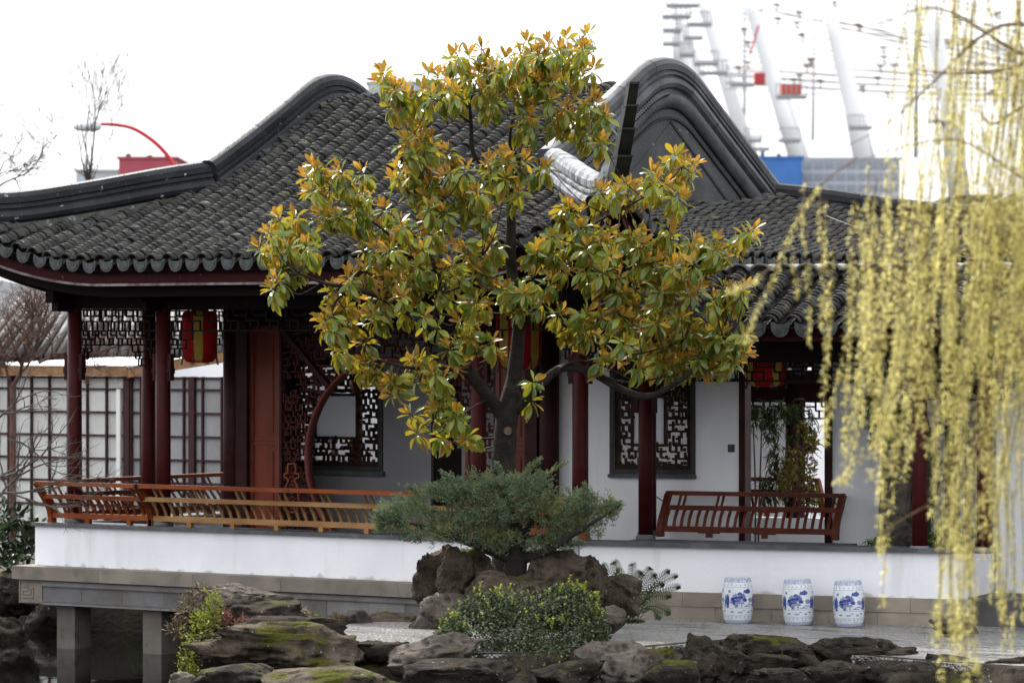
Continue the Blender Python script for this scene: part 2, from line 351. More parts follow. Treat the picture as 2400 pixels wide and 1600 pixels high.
for tr in (lambda p: p, mir): mb.grid([[tr(SS(v, .02 + t * tS(v) * .985)) - np.array([0, 0, .10]) for t in np.linspace(0, 1, 10)] for v in np.linspace(VR - HV + .06, VR + HV - .06, 40)])
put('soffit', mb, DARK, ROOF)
# drip tiles along the eaves
def drip_poly(w, h): return [(w / 2 * sin(a), -.012 - h * max(0., cos(a)) ** .8 if abs(a) < 1.56 else 0) for a in np.linspace(-pi / 2, pi / 2, 13)] + [(w / 2 * s, .006 - .035 * (1 - s * s)) for s in (.95, .5, 0, -.5, -.95)]
def dripmesh(w, h):
    m = MB(); m.prism(drip_poly(w, h), lambda a, c, b_: (a, c, b_), -.009, .009)
    m.prism([(a * .72, b_ * .66 - .022) for a, b_ in drip_poly(w, h)[:13]], lambda a, c, b_: (a, c, b_), -.014, -.0085)
    return mesh('drip_tile', m.arr(), m.f, M('drip_tile_clay', (.038, .041, .043), (.075, .08, .08), 14, .6, .5, 60), False)
dm = dripmesh(.19, .125)
def drips(surf, coords, side, parent, out, me, off=.055):
    for c in coords:
        p = surf(c, 0); q = surf(c + .06, 0); x = nrm(q - p); y = nrm(np.array([-out[0], -out[1], 0])); y = nrm(y - x * (x @ y)); z = nrm(np.cross(x, y))
        if z[2] < 0: z = -z; x = -x
        inst('drip_tile', me, parent, m4(x, y, z, p - y * (.055 + random.gauss(0, .004)) + z * (off + random.gauss(0, .005))))
drips(SF, [u + SP / 2 for u in rowsF[:-1]], None, ROOF, (0, -1), dm)
drips(SS, [u + SP / 2 for u in rowsS[:22]], None, ROOF, (1, 0), dm)
# red fascia following the eaves
FASC = M('red_fascia', (.036, .006, .007), (.026, .005, .006), 5, .55, .1, 40, spec=.07, third=((.16, .13, .13), 16, (.66, .74)))
def strip(mb, P, out, h0, h1, th):
    P = np.asarray(P); o = np.array([*out, 0.]); G = [[p + o * a + np.array([0, 0, z]) for a, z in ((0, h0), (0, h1), (-th, h1), (-th, h0), (0, h0))] for p in P]; mb.grid(G)
mb = MB(); U_ = np.linspace(UC - HU - .02, UC + HU + .02, 70)
strip(mb, [SF(u, .07) for u in U_], (0, -1), -.015, -.245, .04)
strip(mb, [SS(v, .07) for v in np.linspace(VR - HV - .02, VR + HV, 60)], (1, 0), -.015, -.245, .04)
put('fascia', mb, FASC, ROOF)
mb = MB(); strip(mb, [SF(u, .30) for u in U_], (0, -1), -.10, -.46, .05); strip(mb, [SS(v, .30) for v in np.linspace(VR - HV - .02, VR + HV, 60)], (1, 0), -.10, -.46, .05); strip(mb, [mir(SS(v, .30)) for v in np.linspace(VR - HV - .02, VR + HV, 60)], (-1, 0), -.10, -.46, .05); put('eave_purlin', mb, DARK, ROOF)
mb = MB(); strip(mb, [SF(u, .058) for u in U_], (0, -1), -.226, -.252, .02); put('fascia_edge', mb, M('worn_paint_edge', (.12, .075, .07), (.26, .24, .235), 9, .7), ROOF)
mb = MB()
for s in range(40):
    u = UC - HU + .2 + s * (2 * HU - .4) / 39
    for tr in (lambda p: p,):
        P = [SF(u, t) - np.array([0, 0, .15]) for t in np.linspace(.12, min(1.6, max(.2, tF(u))), 5)]; mb.tube(P, .035, 5)
put('rafter', mb, DRED, ROOF, kind='stuff')
# --- ridges: two gable ridges that run on into the hips
half = [(.085, -.05), (.085, .0), (.125, .025), (.142, .07), (.128, .12), (.095, .14), (.095, .155), (.118, .165), (.118, .19), (.09, .198), (.09, .21), (.108, .225), (.112, .29), (.085, .34), (.04, .362)]
RP = half + [(-a, h) for a, h in half[::-1]]
def rsag(v): return .22 * max(0., (v - VR) / 2.24) ** 1.5     # the rear half falls a little steeper
def gable_pts(u):
    V_ = np.concatenate([np.linspace(VR + HV - TA, VR - .9, 18)[:-1], np.linspace(VR - .9, VR - HV + TA, 12)])
    V_ = np.unique(np.concatenate([np.linspace(VR - HV + TA, VR + HV - TA, 44), VR + np.linspace(-.9, .9, 25)]))
    return [np.array([u, v, ZE + float(hprof(HV - abs(v - VR))) + .02 - rsag(v)]) for v in V_]
put('gable_ridge', MB().sweep(gable_pts(GL), RP, np.array([1., 0, 0])), RIDGE, ROOF, 'angle')
RB = M('side_lit_ridge', (.038, .040, .046), (.07, .073, .082), 2.2, .5, .25, 30, third=((.115, .12, .13), 1.3, (.5, .7)))  # light from the left painted in as paler plaster and pale patches
put('gable_ridge', MB().sweep(gable_pts(GRR), RP, np.array([1., 0, 0])), RB, ROOF, 'angle')
JR = [(a * 1.006, h * 1.003) for a, h in RP]
def joints(P, side=None, every=.62):
    P = np.asarray(P); D = np.concatenate([[0], np.cumsum(np.linalg.norm(np.diff(P, axis=0), axis=1))])
    for s_ in np.arange(every * .6, D[-1] - .15, every):
        q = [np.array([np.interp(s_ + o, D, P[:, k]) for k in range(3)]) for o in (-.006, .006)]
        put('ridge_joint', MB().sweep(q, JR, side), M('ridge_joint_mortar', (.010, .011, .013), (.045, .047, .052), 20, .7), ROOF)
joints(gable_pts(GL), np.array([1., 0, 0])); joints(gable_pts(GRR), np.array([1., 0, 0]))
def hip(u0, su, sv):
    """hip ridge from the gable foot to the upturned corner"""
    Lh = (HU + UC - GRR)
    zs = ((0, 4.285), (.2, 4.19), (.45, 4.05), (.7, 3.93), (.86, 3.90), (.97, 3.95), (1.05, 4.06))
    P = []
    for s, z in zs:
        P.append(np.array([u0 + su * Lh * s, (VR + sv * (HV - TA)) + sv * TA * s, z - (.22 * max(0, 1 - s * .8) if sv > 0 else 0)]))
    return splines(P, 6)
tips = []
for (u0, su, sv, mt_, big) in ((GL, -1, -1, RIDGE, 0), (GRR, 1, -1, WHTR, 1), (GRR, 1, 1, RIDGE, 0), (GL, -1, 1, RIDGE, 0)):
    P = hip(u0, su, sv); put('hip_ridge', MB().sweep(P, RP), mt_, ROOF, 'angle')
    joints(P[:int(len(P) * .8)])
    # stepped finial rising from the corner
    d = nrm(np.array([su, sv, 0.])); b = np.array([-d[1], d[0], 0]); e = P[-1]
    mb = MB()
    prof = [((-.1, -.02), (.28, .34), .074, .34), ((.26, .34), (.50, .60), .066, .24), ((.48, .60), (.68, .82), .058, .19), ((.66, .82), (.82, 1.03), .048, .15)]
    for (a0, z0), (a1, z1), w, th in prof:
        c0 = e + d * a0 + np.array([0, 0, z0]); c1 = e + d * a1 + np.array([0, 0, z1])
        V = [c + d * (s * th / 2) + b * (r * w) for c in (c0, c1) for s in (-1, 1) for r in (-1, 1)]
        mb.add(V, [(0, 1, 3, 2), (4, 6, 7, 5), (0, 4, 5, 1), (2, 3, 7, 6), (0, 2, 6, 4), (1, 5, 7, 3)])
        mb.obox(c1 + np.array([0, 0, -.012]), d * (th / 2 + .006), b * (w + .005), np.array([0, 0, .009]))
    put('corner_finial', mb, M('black_finial_plaster', (.013, .014, .013), (.024, .026, .024), 5, .5), ROOF)
    # red corner timber below
    mb = MB(); c = e + np.array([0, 0, -.1]); q = e - d * 1.5 + np.array([0, 0, -.42])
    mb.beam(c + d * .02, q, .13, .24, (0, 0, 1)); put('corner_beam', mb, FASC, ROOF)
# junction mortar where ridge meets tiles
MORT = M('mossy_mortar', (.085, .085, .08), (.05, .055, .03), 6, .9, .3, 40, third=((.26, .27, .28), 8, (.58, .66)))
mb = MB(); P = hip(GL, -1, -1); mb.sweep([p - np.array([0, 0, .07]) for p in P[:-6]], [(.12, -.09), (.12, .06), (-.12, .06), (-.12, -.09)])
put('ridge_mortar', mb, MORT, ROOF); mb = MB(); P = hip(GRR, 1, -1); mb.sweep([p - np.array([0, 0, .07]) for p in P[:-6]], [(.12, -.09), (.12, .06), (-.12, .06), (-.12, -.09)])
put('ridge_mortar', mb, MORT, ROOF)
# --- gable walls (right one in view): face, raised border, inner triangle groove
def gz(v): return ZE + float(hprof(HV - abs(v - VR))) - rsag(v)
def gpoly(inset, base): 
    vs_ = np.linspace(VR - HV + TA + inset * 1.7, VR + HV - TA - inset * 1.7, 31); return [(v, gz(v) - inset) for v in vs_] + [(vs_[-1], base), (vs_[0], base)]
for u, s in ((GRR, 1), (GL, -1)):
    fr = lambda a, c, b_, u=u, s=s: np.array([u + s * c, a, b_])
    gw = put('gable_wall', MB().prism(gpoly(-.02, 3.9), fr, .0, .06), GABLE, ROOF)
    P = [(v, gz(v) - .10) for v in np.linspace(VR - HV + TA + .1, VR + HV - TA - .1, 41)]
    mb = MB(); mb.sweep([fr(v, .075, z) for v, z in P], [(-.015, -.10), (.03, -.08), (.055, -.02), (.055, .05), (.02, .085), (-.015, .085)], np.array([float(s), 0, 0])); put('gable_border', mb, M('grey_border_plaster', (.040, .042, .047), (.068, .071, .078), 3, .6, .3, 25), ROOF, True)
    mb = MB(); q = gpoly(.30, 4.02); q2 = q[:31]
    mb.sweep([fr(v, .066, z) for v, z in q2], [(-.01, -.014), (.014, -.014), (.014, .014), (-.01, .014)], np.array([float(s), 0, 0])); put('gable_moulding', mb, M('black_groove', (.012, .012, .013)), ROOF)
    q = gpoly(.62, 4.1)[:31]; a, t_, c = np.array(q[0]), np.array((VR, gz(VR) - .85)), np.array(q[-1])
    mb = MB(); poly = [(VR - 1.15, 4.17), (VR + .0, 5.02), (VR + 1.25, 4.13)]; mb.prism(poly, fr, .055, .067); put('gable_panel', mb, GABLE, ROOF)
    mb = MB(); mb.beam(fr(VR, .07, 5.03), fr(VR + 1.27, .07, 4.13), .03, .014, (s, 0, 0)); put('panel_groove', mb, M('black_groove', (.012,) * 3), ROOF)
    mb = MB(); mb.sweep([fr(v, .09, 3.97) for v in np.linspace(VR - 2.3, VR + 2.35, 12)], [(-.06, -.12), (.09, -.1), (.05, .0), (.0, .05), (-.06, .05)], np.array([float(s), 0, 0])); put('gable_foot', mb, M('grey_border_plaster', (.075,) * 3), ROOF)
    # ribbed tile edge between border and ridge
    mb = MB()
    for v in np.arange(VR - 2.2, VR - .12, .042):
        z = gz(v); z2 = gz(v - .05); mb.beam(fr(v, .11, z + .01), fr(v - .03, .15, z - .045), .03, .03, (0, 1, .6))
    put('verge_rib', mb, M('grey_border_plaster', (.075,) * 3), ROOF, kind='stuff')
# --- columns, beams, plinth
CU = [0, 1.32, 5.67, 6.97]; CVv = [0, 1.3, 5.3, 6.6]
def column(fr, u, v, z0, z1, parent, r=.086, mat=RED, base=True):
    mb = MB(); mb.tube([fr(u, v, z0), fr(u, v, z0 + .8), fr(u, v, z1)], [r, r * .985, r * .95], 20); c = put('column', mb, mat, parent, True)
    mb = MB(); mb.tube([fr(u, v, z0), fr(u, v, z0 + .03), fr(u, v, z0 + .06)], [r * 1.35, r * 1.4, r * 1.1], 16); put('column_base', mb, GSTONE, c, True)
for u in CU:
    for v in CVv:
        if u in (CU[1], CU[2]) and v in (1.3, 5.3): continue
        z0 = .49 if v == 0 or (u in (0, CU[3]) and v in (1.3, 5.3)) else 0
        column(F1, u, v, z0, 3.3, PV)
mb = MB()
for v in (0, 6.6): mb.box(F1, -.25, 7.2, v - .06, v + .06, 2.93, 3.16)
for u in (0, 6.97): mb.box(F1, u - .055, u + .055, -.25, 6.85, 2.945, 3.175)
for v in (0, 1.3): mb.box(F1, -.1, 7.07, v - .05, v + .05, 3.2, 3.3)
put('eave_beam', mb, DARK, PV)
mb = MB(); mb.box(F1, 1.32, 5.67, 1.24, 1.36, 2.74, 3.5); mb.box(F1, 1.25, 1.4, 1.3, 5.3, 2.6, 3.5); mb.box(F1, 5.6, 5.75, 1.36, 5.3, 2.6, 3.5); put('inner_beam', mb, DARK, PV)
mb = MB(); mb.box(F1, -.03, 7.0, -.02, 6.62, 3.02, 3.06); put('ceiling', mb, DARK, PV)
mb = MB()
for v in (.02, 6.58): mb.box(F1, -.02, 6.99, v - .02, v + .02, 3.16, 3.70)
for u in (.02, 6.95): mb.box(F1, u - .02, u + .02, .04, 6.56, 3.17, 3.69)
put('eave_board', mb, DARK, PV)
put('added_shade_wall', MB().box(F1, -.5, 7, 2.3, 2.6, -1.55, -.43), DARK, PV)  # dark wall added so the space below the platform looks unlit
# bracket ends sticking out at the corner columns
for u in CU: put('beam_end', MB().box(F1, u - .05, u + .05, -.42, -.05, 3.0, 3.14), DARK, PV); put('beam_bracket', MB().box(F1, u - .045, u + .045, -.34, -.05, 2.9, 3.0), DARK, PV)
put('beam_end', MB().box(F1, -.40, -.1, -.05, .05, 3.0, 3.14), DARK, PV)
# hanging fretwork under the beams
def fret_strip(mb, fr, a0, a1, zt, H, c, nv, th=.017, swap=False):
    def P(a, z): return fr(a, z)
    n_ = max(1, int(round((a1 - a0) / c))); c = (a1 - a0) / n_
    mb.beam(P(a0, zt), P(a1, zt), th, th, nv); mb.beam(P(a0, zt - H), P(a1, zt - H), th, th, nv)
    for k in range(n_):
        x = a0 + k * c; m_ = zt - H * .55
        for (xa, za, xb, zb) in ((x, zt, x, m_), (x, m_, x + .62 * c, m_), (x + .62 * c, m_, x + .62 * c, zt - H), (x + .35 * c, zt, x + .35 * c, zt - H * .3), (x + .35 * c, zt - H * .3, x + c, zt - H * .3), (x + .2 * c, m_, x + .2 * c, zt - H)):
            mb.beam(P(xa, za), P(xb, zb), th, th, nv)
def drop(mb, fr, a, s, zt, zb, w, nv, th=.017):
    P = fr
    for k in range(3):
        z = zt - (zt - zb) * (k + 1) / 3; ww = w * (1 - k * .28)
        mb.beam(P(a, z), P(a + s * ww, z), th, th, nv); mb.beam(P(a + s * ww, z), P(a + s * ww, z + (zt - zb) / 3), th, th, nv); mb.beam(P(a + s * ww * .5, z), P(a + s * ww * .5, z + (zt - zb) / 3), th, th, nv)
for a, b_ in zip(CU[:-1], CU[1:]):
    mb = MB(); fr = lambda x, z: np.array([x, 0., z]); nv = (0, 1, 0)
    fret_strip(mb, fr, a + .09, b_ - .09, 2.92, .24, .27, nv)
    drop(mb, fr, a + .09, 1, 2.68, 2.38, .22 if b_ - a < 2 else .34, nv); drop(mb, fr, b_ - .09, -1, 2.68, 2.38, .22 if b_ - a < 2 else .34, nv)
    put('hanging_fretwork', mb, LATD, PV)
for u in (0, 6.97):
    for a, b_ in zip(CVv[:-1], CVv[1:]):
        mb = MB(); fr = lambda x, z, u=u: np.array([u, x, z]); nv = (1, 0, 0)
        fret_strip(mb, fr, a + .09, b_ - .09, 2.92, .24, .2, nv)
        fret_strip(mb, fr, a + .09, b_ - .09, 2.68, .16, .16, nv)
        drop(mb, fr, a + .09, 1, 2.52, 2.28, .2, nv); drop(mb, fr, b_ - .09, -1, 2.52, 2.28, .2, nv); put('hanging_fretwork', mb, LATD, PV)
# bracket blocks on the columns below the fretwork
for u in CU:
    for s in (-1, 1): put('fretwork_bracket', MB().box(F1, u + s * .11 - .025, u + s * .11 + .025, -.03, .03, 2.12, 2.42).box(F1, u + s * .105 - .035, u + s * .105 + .035, -.04, .04, 2.2, 2.26), DRED, PV)
# plinth: platform slab, carved fascia blocks, piers, white parapet wall with slate cap
def blocks(name, fr, a0, a1, ln, b0, b1, z0, z1, mat, parent, gap=.004, jit=.003, seed=1):
    rr = random.Random(seed); x = a0
    while x < a1 - .02:
        e = min(a1, x + ln * rr.uniform(.85, 1.15)); e = a1 if a1 - e < ln * .35 else e; j = rr.uniform(-jit, jit)
        put(name, MB().box(fr, x + gap / 2, e - gap / 2, b0 + j, b1, z0, z1), mat, parent); x = e
XL = -.46; XR = 7.02
blocks('platform_slab', F1, -.60, XR + .1, 1.42, -.40, .3, -.15, 0., STONE, PV, seed=4)
put('platform_core', MB().box(F1, -.5, XR, -.28, 6.9, -.44, -.16), STONE, PV)
blocks('fascia_block', F1, -.18, XR + .06, .56, -.34, -.27, -.385, -.215, GSTONE, PV, seed=5)
put('fascia_end_block', MB().box(F1, -.54, -.19, -.345, -.27, -.425, -.16), STONE, PV)
mb = MB()
for z0, z1, o in ((-.213, -.165, -.35), (-.43, -.388, -.35), (-.222, -.210, -.36), (-.397, -.386, -.36)): mb.box(F1, -.185, XR + .06, o, -.27, z0, z1)
put('fascia_moulding', mb, GSTONE, PV)
mb = MB()   # carved meander at the left end
for (x0, z0, x1, z1) in ((-.49, -.23, -.40, -.23), (-.40, -.23, -.40, -.28), (-.40, -.28, -.48, -.28), (-.48, -.28, -.48, -.32), (-.48, -.32, -.36, -.32), (-.36, -.32, -.36, -.25), (-.36, -.25, -.32, -.25), (-.32, -.25, -.32, -.36), (-.32, -.36, -.48, -.36), (-.52, -.41, -.21, -.41), (-.52, -.18, -.21, -.18), (-.52, -.41, -.52, -.18)):
    mb.beam((x0, -.348, z0), (x1, -.348, z1), .012, .014, (0, 1, 0))
put('carved_meander', mb, STONE, PV)
for px, w in ((160, .27), (362, .27)):
    u = u1(px, -.2); put('pier', MB().box(F1, u - w / 2, u + w / 2, -.24, .03, -1.55, -.44), PIERS, PV)
for u, v in ((u1(160, -.2), 1.9), (u1(362, -.2), 1.9), (u1(362, -.2) + 1.3, -.1), (u1(362, -.2) + 1.3, 1.9), (3.6, 2), (5, 2)): put('pier', MB().box(F1, u - .13, u + .13, v - .13, v + .13, -1.55, -.44), PIERS, PV)
put('parapet_wall', MB().box(F1, XL, XR, -.16, -.02, 0, .45), PLAST, PV)
put('parapet_wall', MB().box(F1, XL, XL + .14, -.02, 6.7, 0, .45), PLAST, PV)
blocks('cap_slab', F1, XL - .03, XR + .03, .62, -.2, .22, .45, .49, CAPS, PV, .003, .002, 8)
blocks('cap_slab', lambda a, b_, z: F1(b_, a, z), .23, 6.7, .62, XL - .03, XL + .5, .45, .49, CAPS, PV, .003, .002, 9)
put('floor', MB().box(F1, XL, 7.0, -.0, 6.7, -.02, .012), M('floor_tile', (.075, .072, .07), (.055, .055, .055), 4, .6), PV)
# --- carved screen with moon gate between the inner columns
def cbar(mb, C0, r, cz, nv, v): pass
SCR = thing('moon_gate_screen', (3.49, 1.3, 0), 'carved red wooden lattice screen with a round moon gate opening under the magnolia', 'screen')
for s in (-1, 1):
    X = lambda a: 3.49 + s * a
    mb = MB(); mb.box(F1, *sorted((X(1.94), X(2.10))), 1.2, 1.4, 0, 2.8); put('jamb', mb, DRED, SCR)
    mb = MB(); mb.tube([F1(X(2.21), 1.28, 0), F1(X(2.21), 1.28, 2.95)], .11, 16); put('jamb_post', mb, DRED, SCR, True)
    a0, a1 = 1.51, 1.94
    dl = put('door_leaf', MB().box(F1, *sorted((X(a0), X(a1))), 1.28, 1.33, 0, 2.75), PANEL, SCR)
    mb = MB()
    for q in (a0 + .025, a1 - .025): mb.box(F1, X(q) - .025, X(q) + .025, 1.262, 1.28, 0, 2.75)
    for z in (.03, .40, 1.38, 1.43, 2.7): mb.box(F1, *sorted((X(a0 + .05), X(a1 - .05))), 1.266, 1.28, z, z + .022)
    put('stile', mb, M('red_brown_rail', (.13, .028, .016), (.09, .02, .012), 5, .4), dl)
    for z0, z1 in ((.09, .36), (.52, 1.30), (1.52, 2.62)): put('raised_panel', MB().box(F1, *sorted((X(a0 + .1), X(a1 - .1))), 1.27, 1.281, z0, z1), PANEL, dl)
def fret(mb, fr, nv, x0, x1, z0, z1, c, th, inside, seed, keep=.72, dep=.03):
    r_ = random.Random(seed); nx = max(1, round((x1 - x0) / c)); nz = max(1, round((z1 - z0) / c)); cx = (x1 - x0) / nx; cz = (z1 - z0) / nz
    for j in range(nz + 1):
        for i in range(nx + 1):
            ox = (j % 2) * cx * .5 + r_.uniform(-.12, .12) * cx; xa = x0 + i * cx + ox; za = z0 + j * cz + r_.uniform(-.1, .1) * cz
            segs = []
            if r_.random() < keep: segs.append((xa, za, xa + cx * r_.choice((.5, 1, 1)), za))
            if r_.random() < keep: segs.append((xa, za, xa, za + cz * r_.choice((.5, 1, 1, 1.5))))
            if r_.random() < .25: segs.append((xa + cx * .5, za, xa + cx * .5, za + cz * .5))
            for (a, b_, c_, d) in segs:
                a, c_ = np.clip((a, c_), x0, x1); b_, d = np.clip((b_, d), z0, z1)
                if abs(a - c_) + abs(b_ - d) < .01 or not inside((a + c_) / 2, (b_ + d) / 2): continue
                mb.beam(fr(a, b_), fr(c_, d), th, dep, nv)
mc = (3.49, 1.24); MR = 1.125
frs = lambda x, z: np.array([x, 1.3, z])
mb = MB(); fret(mb, frs, (0, 1, 0), 1.98, 5.0, .05, 2.72, .072, .017, lambda x, z: (x - mc[0]) ** 2 + (z - mc[1]) ** 2 > (MR + .05) ** 2, 5); put('lattice', mb, LATT, SCR)
mb = MB(); A = np.radians(np.linspace(-58, 238, 90)); ring = [np.array([mc[0] + MR * cos(a), 1.3, mc[1] + MR * sin(a)]) for a in A]
ring = [np.array([mc[0] + .72, 1.3, .0])] + ring + [np.array([mc[0] - .72, 1.3, 0.])]
R_ = np.array(ring); V = []
for i in range(len(R_)):
    t = nrm(R_[min(i + 1, len(R_) - 1)] - R_[max(i - 1, 0)]); b_ = np.cross(t, (0, 1, 0)); V += [R_[i] + b_ * w + np.array([0, d, 0]) for w, d in ((-.024, -.04), (.0, -.055), (.024, -.04), (.024, .05), (-.024, .05))]
mb.add(V, [(i * 5 + j, i * 5 + (j + 1) % 5, (i + 1) * 5 + (j + 1) % 5, (i + 1) * 5 + j) for i in range(len(R_) - 1) for j in range(5)]); put('gate_ring', mb, M('gate_ring_wood', (.13, .03, .018), (.09, .022, .014), 6, .4), SCR, True)
mb = MB()
for s in (-1, 1): mb.beam((3.49 + s * 1.5, 1.28, 2.72), (3.49 + s * .80, 1.28, 2.05), .06, .09, (0, 1, 0)); mb.beam((3.49 + s * 1.5, 1.3, 0), (3.49 + s * 1.5, 1.3, 2.75), .04, .07, (0, 1, 0))
mb.beam((1.98, 1.3, 2.73), (5.0, 1.3, 2.73), .05, .07, (0, 1, 0)); put('brace', mb, DRED, SCR)
for s in (-1, 1):      # carved vase motif
    x0 = 3.49 + s * 1.33; mb = MB(); Q = [(.0, .62), (.07, .62), (.1, .75), (.09, .9), (.05, .97), (.05, 1.0), (.11, 1.02), (.1, 1.06), (.055, 1.06), (.055, 1.17), (0, 1.17)]
    for sg in (-1, 1):
        for (a, z), (c, w) in zip(Q[:-1], Q[1:]): mb.beam((x0 + sg * a, 1.27, z), (x0 + sg * c, 1.27, w), .014, .03, (0, 1, 0))
    for k in range(9): a = k * 2.4; mb.tube([(x0 + .025 * cos(a + q) * (1 + k % 3) * .6, 1.272, .68 + k * .045 + .025 * sin(a + q)) for q in np.linspace(0, 5, 7)], .005, 4)
    put('vase_carving', mb, M('orange_carving', (.2, .05, .022), rough=.5), SCR)
# --- partition behind the screen with its lattice window
WALLI = thing('partition_wall', (2, 3.0, 0), 'grey shaded inner wall with a lattice window, seen through the moon gate', 'wall')
VI = 2.3; wx0, wx1, wz0, wz1 = 1.36, u1(890, VI), PL(800, 1092, VI)[2], 2.32
mb = MB()
dx0, dx1 = u1(1010, VI), u1(1082, VI)
for a, b_, c, d in ((1.24, wx0, 0, 3.0), (wx1, dx0, 0, 3.0), (wx0, wx1, 0, wz0), (wx0, wx1, wz1, 3.0), (dx1, 5.6, 0, 3.0), (dx0, dx1, 2.3, 3.0)): mb.box(F1, a, b_, VI, VI + .16, c, d)
put('wall', mb, GREYW, WALLI)
put('added_blocker_panel', MB().box(F1, 1.14, 1.235, 1.42, VI + .16, 0, 3.0), PANEL, WALLI)  # hidden panel added to keep daylight off the partition
put('doorway_shade_sheet', MB().box(F1, dx0, dx1, VI + .05, VI + .1, 0, 2.3), DARK, WALLI)  # dark sheet standing in for the unlit interior behind the opening
def window(name, fr3, nv, x0, x1, z0, z1, parent, seed, pane):
    fr = lambda x, z: fr3(x, .05, z); w = put('window', (lambda m_: (m_.box(fr3, x0 - .05, x0, -.02, .12, z0 - .05, z1 + .05), m_.box(fr3, x1, x1 + .05, -.02, .12, z0 - .05, z1 + .05), m_.box(fr3, x0, x1, -.019, .119, z1, z1 + .05), m_.box(fr3, x0, x1, -.019, .119, z0 - .05, z0))[0] and m_)(MB()), M('slate_window_frame', (.045, .048, .05), (.03, .032, .034), 6, .6), parent)
    mb = MB(); mb.box(fr3, x0, x0 + .05, .02, .08, z0, z1); mb.box(fr3, x1 - .05, x1, .02, .08, z0, z1); mb.box(fr3, x0 + .05, x1 - .05, .021, .079, z0, z0 + .05); mb.box(fr3, x0 + .05, x1 - .05, .021, .079, z1 - .05, z1)
    p0, p1, q0, q1 = pane
    for a, b_ in ((p0 - .02, p0 + .012), (p1 - .012, p1 + .02)): mb.box(fr3, a, b_, .025, .075, q0 - .02, q1 + .02)
    for a, b_ in ((q0 - .02, q0 + .012), (q1 - .012, q1 + .02)): mb.box(fr3, p0, p1, .026, .074, a, b_)
    put('sash', mb, LATW, w)
    mb = MB(); fret(mb, fr, nv, x0 + .05, x1 - .05, z0 + .05, z1 - .05, .072, .024, lambda x, z: not (p0 - .01 < x < p1 + .01 and q0 - .01 < z < q1 + .01), seed, .88); put('lattice', mb, LATW, w)
    put('pane', MB().box(fr3, p0, p1, .045, .055, q0, q1), GLASS, w)
window('window', lambda a, b_, z: F1(a, VI + b_, z), (0, 1, 0), wx0, wx1, wz0, wz1, WALLI, 3, (u1(735, VI), u1(832, VI), PL(760, 1025, VI)[2], PL(760, 925, VI)[2]))
put('sill', MB().box(F1, wx0 - .08, wx1 + .08, VI - .05, VI, wz0 - .10, wz0 - .052), CAPS, WALLI)
# ================================================================== BENCH RAILINGS
BP = [(.0, .56), (.010, .62), (.045, .69), (.10, .755), (.14, .785)]
def rail(mb, fr, a0, a1, o, z, w, h, rise=0): mb.box(lambda a, b_, c: fr(a, b_, c), a0, a1, o - w / 2, o + w / 2, z - h / 2, z + h / 2)
def slat(mb, fr, a, P, w, d):
    V = []
    for o, z in P: V += [fr(a - w / 2, o - d / 2, z), fr(a + w / 2, o - d / 2, z), fr(a + w / 2, o + d / 2, z), fr(a - w / 2, o + d / 2, z)]
    n_ = len(P); mb.add(V, [(i * 4 + j, i * 4 + (j + 1) % 4, i * 4 + 4 + (j + 1) % 4, i * 4 + 4 + j) for i in range(n_ - 1) for j in range(4)] + [(3, 2, 1, 0), (n_ * 4 - 4, n_ * 4 - 3, n_ * 4 - 2, n_ * 4 - 1)])
def bench(fr, a0, a1, label, m1, m2, m3, step=.118, posts=(1, 1), zb=.49, group=None, foot=.55):
    B = thing('bench_railing', fr((a0 + a1) / 2, 0, zb), label, 'railing', group)
    dz = zb - .49
    f = lambda a, o, z: fr(a, o, z + dz)
    mb = MB(); rail(mb, f, a0 - .02, a1 + .02, .245, .945, .075, .045); put('top_rail', mb, m1, B)
    mb = MB(); rail(mb, f, a0, a1, .145, .795, .05, .05); put('middle_rail', mb, m2, B)
    mb = MB(); rail(mb, f, a0, a1, .0, .575, .06, .06); put('bottom_rail', mb, m2, B)
    a = a0 + step * .7; k = 0
    while a < a1 - .04:
        mb = MB(); slat(mb, f, a + random.gauss(0, .004), BP, .03, .022); put('slat', mb, m3, B)
        if k % 5 in (1, 2): mb = MB(); slat(mb, f, a - (.03 if k % 5 == 2 else 0), [(.15, .815), (.195, .87), (.235, .93)], .022, .02); put('strut', mb, m3, B)
        a += step; k += 1
    mb = MB(); P = [(.0, .49), (.0, .56), (.012, .62), (.05, .69), (.105, .755), (.16, .82), (.25, .945)]
    for q, on in ((a0, posts[0]), (a1, posts[1])):
        if on: mb = MB(); slat(mb, f, q, P, .06, .09); put('end_post', mb, m1, B)
    a = a0 + foot
    while a < a1 - .2:
        mb = MB(); mb.box(f, a - .03, a + .03, -.028, .028, .4905, .545); mb.box(f, a - .12, a + .12, -.012, .012, .533, .5445); put('foot', mb, m2, B); a += .62
    return B
random.seed(8)
ff = lambda a, o, z: F1(a, -.07 - o, z)
xa, xb, xc, xd = u1(118, -.1), u1(352, -.1), u1(1108, -.1), u1(1368, -.1)
bench(ff, xa, xb, 'orange brown bench railing over the left end of the white plinth wall', ORNG, ORNG, ORNG)
bench(ff, xb + .01, xc, 'long bench railing with pale new wood slats along the pavilion front', ORNG, PALE, PALE, posts=(1, 0))
bench(ff, xc + .01, xd, 'orange bench railing half hidden behind the blue green juniper', ORNG, ORNG, ORNG, posts=(1, 1))
bench(lambda a, o, z: F1(-.16 - o, a, z), .2, 5.2, 'orange side bench railing running back behind the left columns', ORNG, RBEN, RBEN, posts=(0, 1))
RB2 = bench(lambda a, o, z: F2(a, 1.3 + o, z), u2(1548, 1.3), u2(1958, 1.3), 'dark red brown leaning bench railing in front of the garden doorway', RBEN, RBEN, RBEN, .086)
mb = MB()
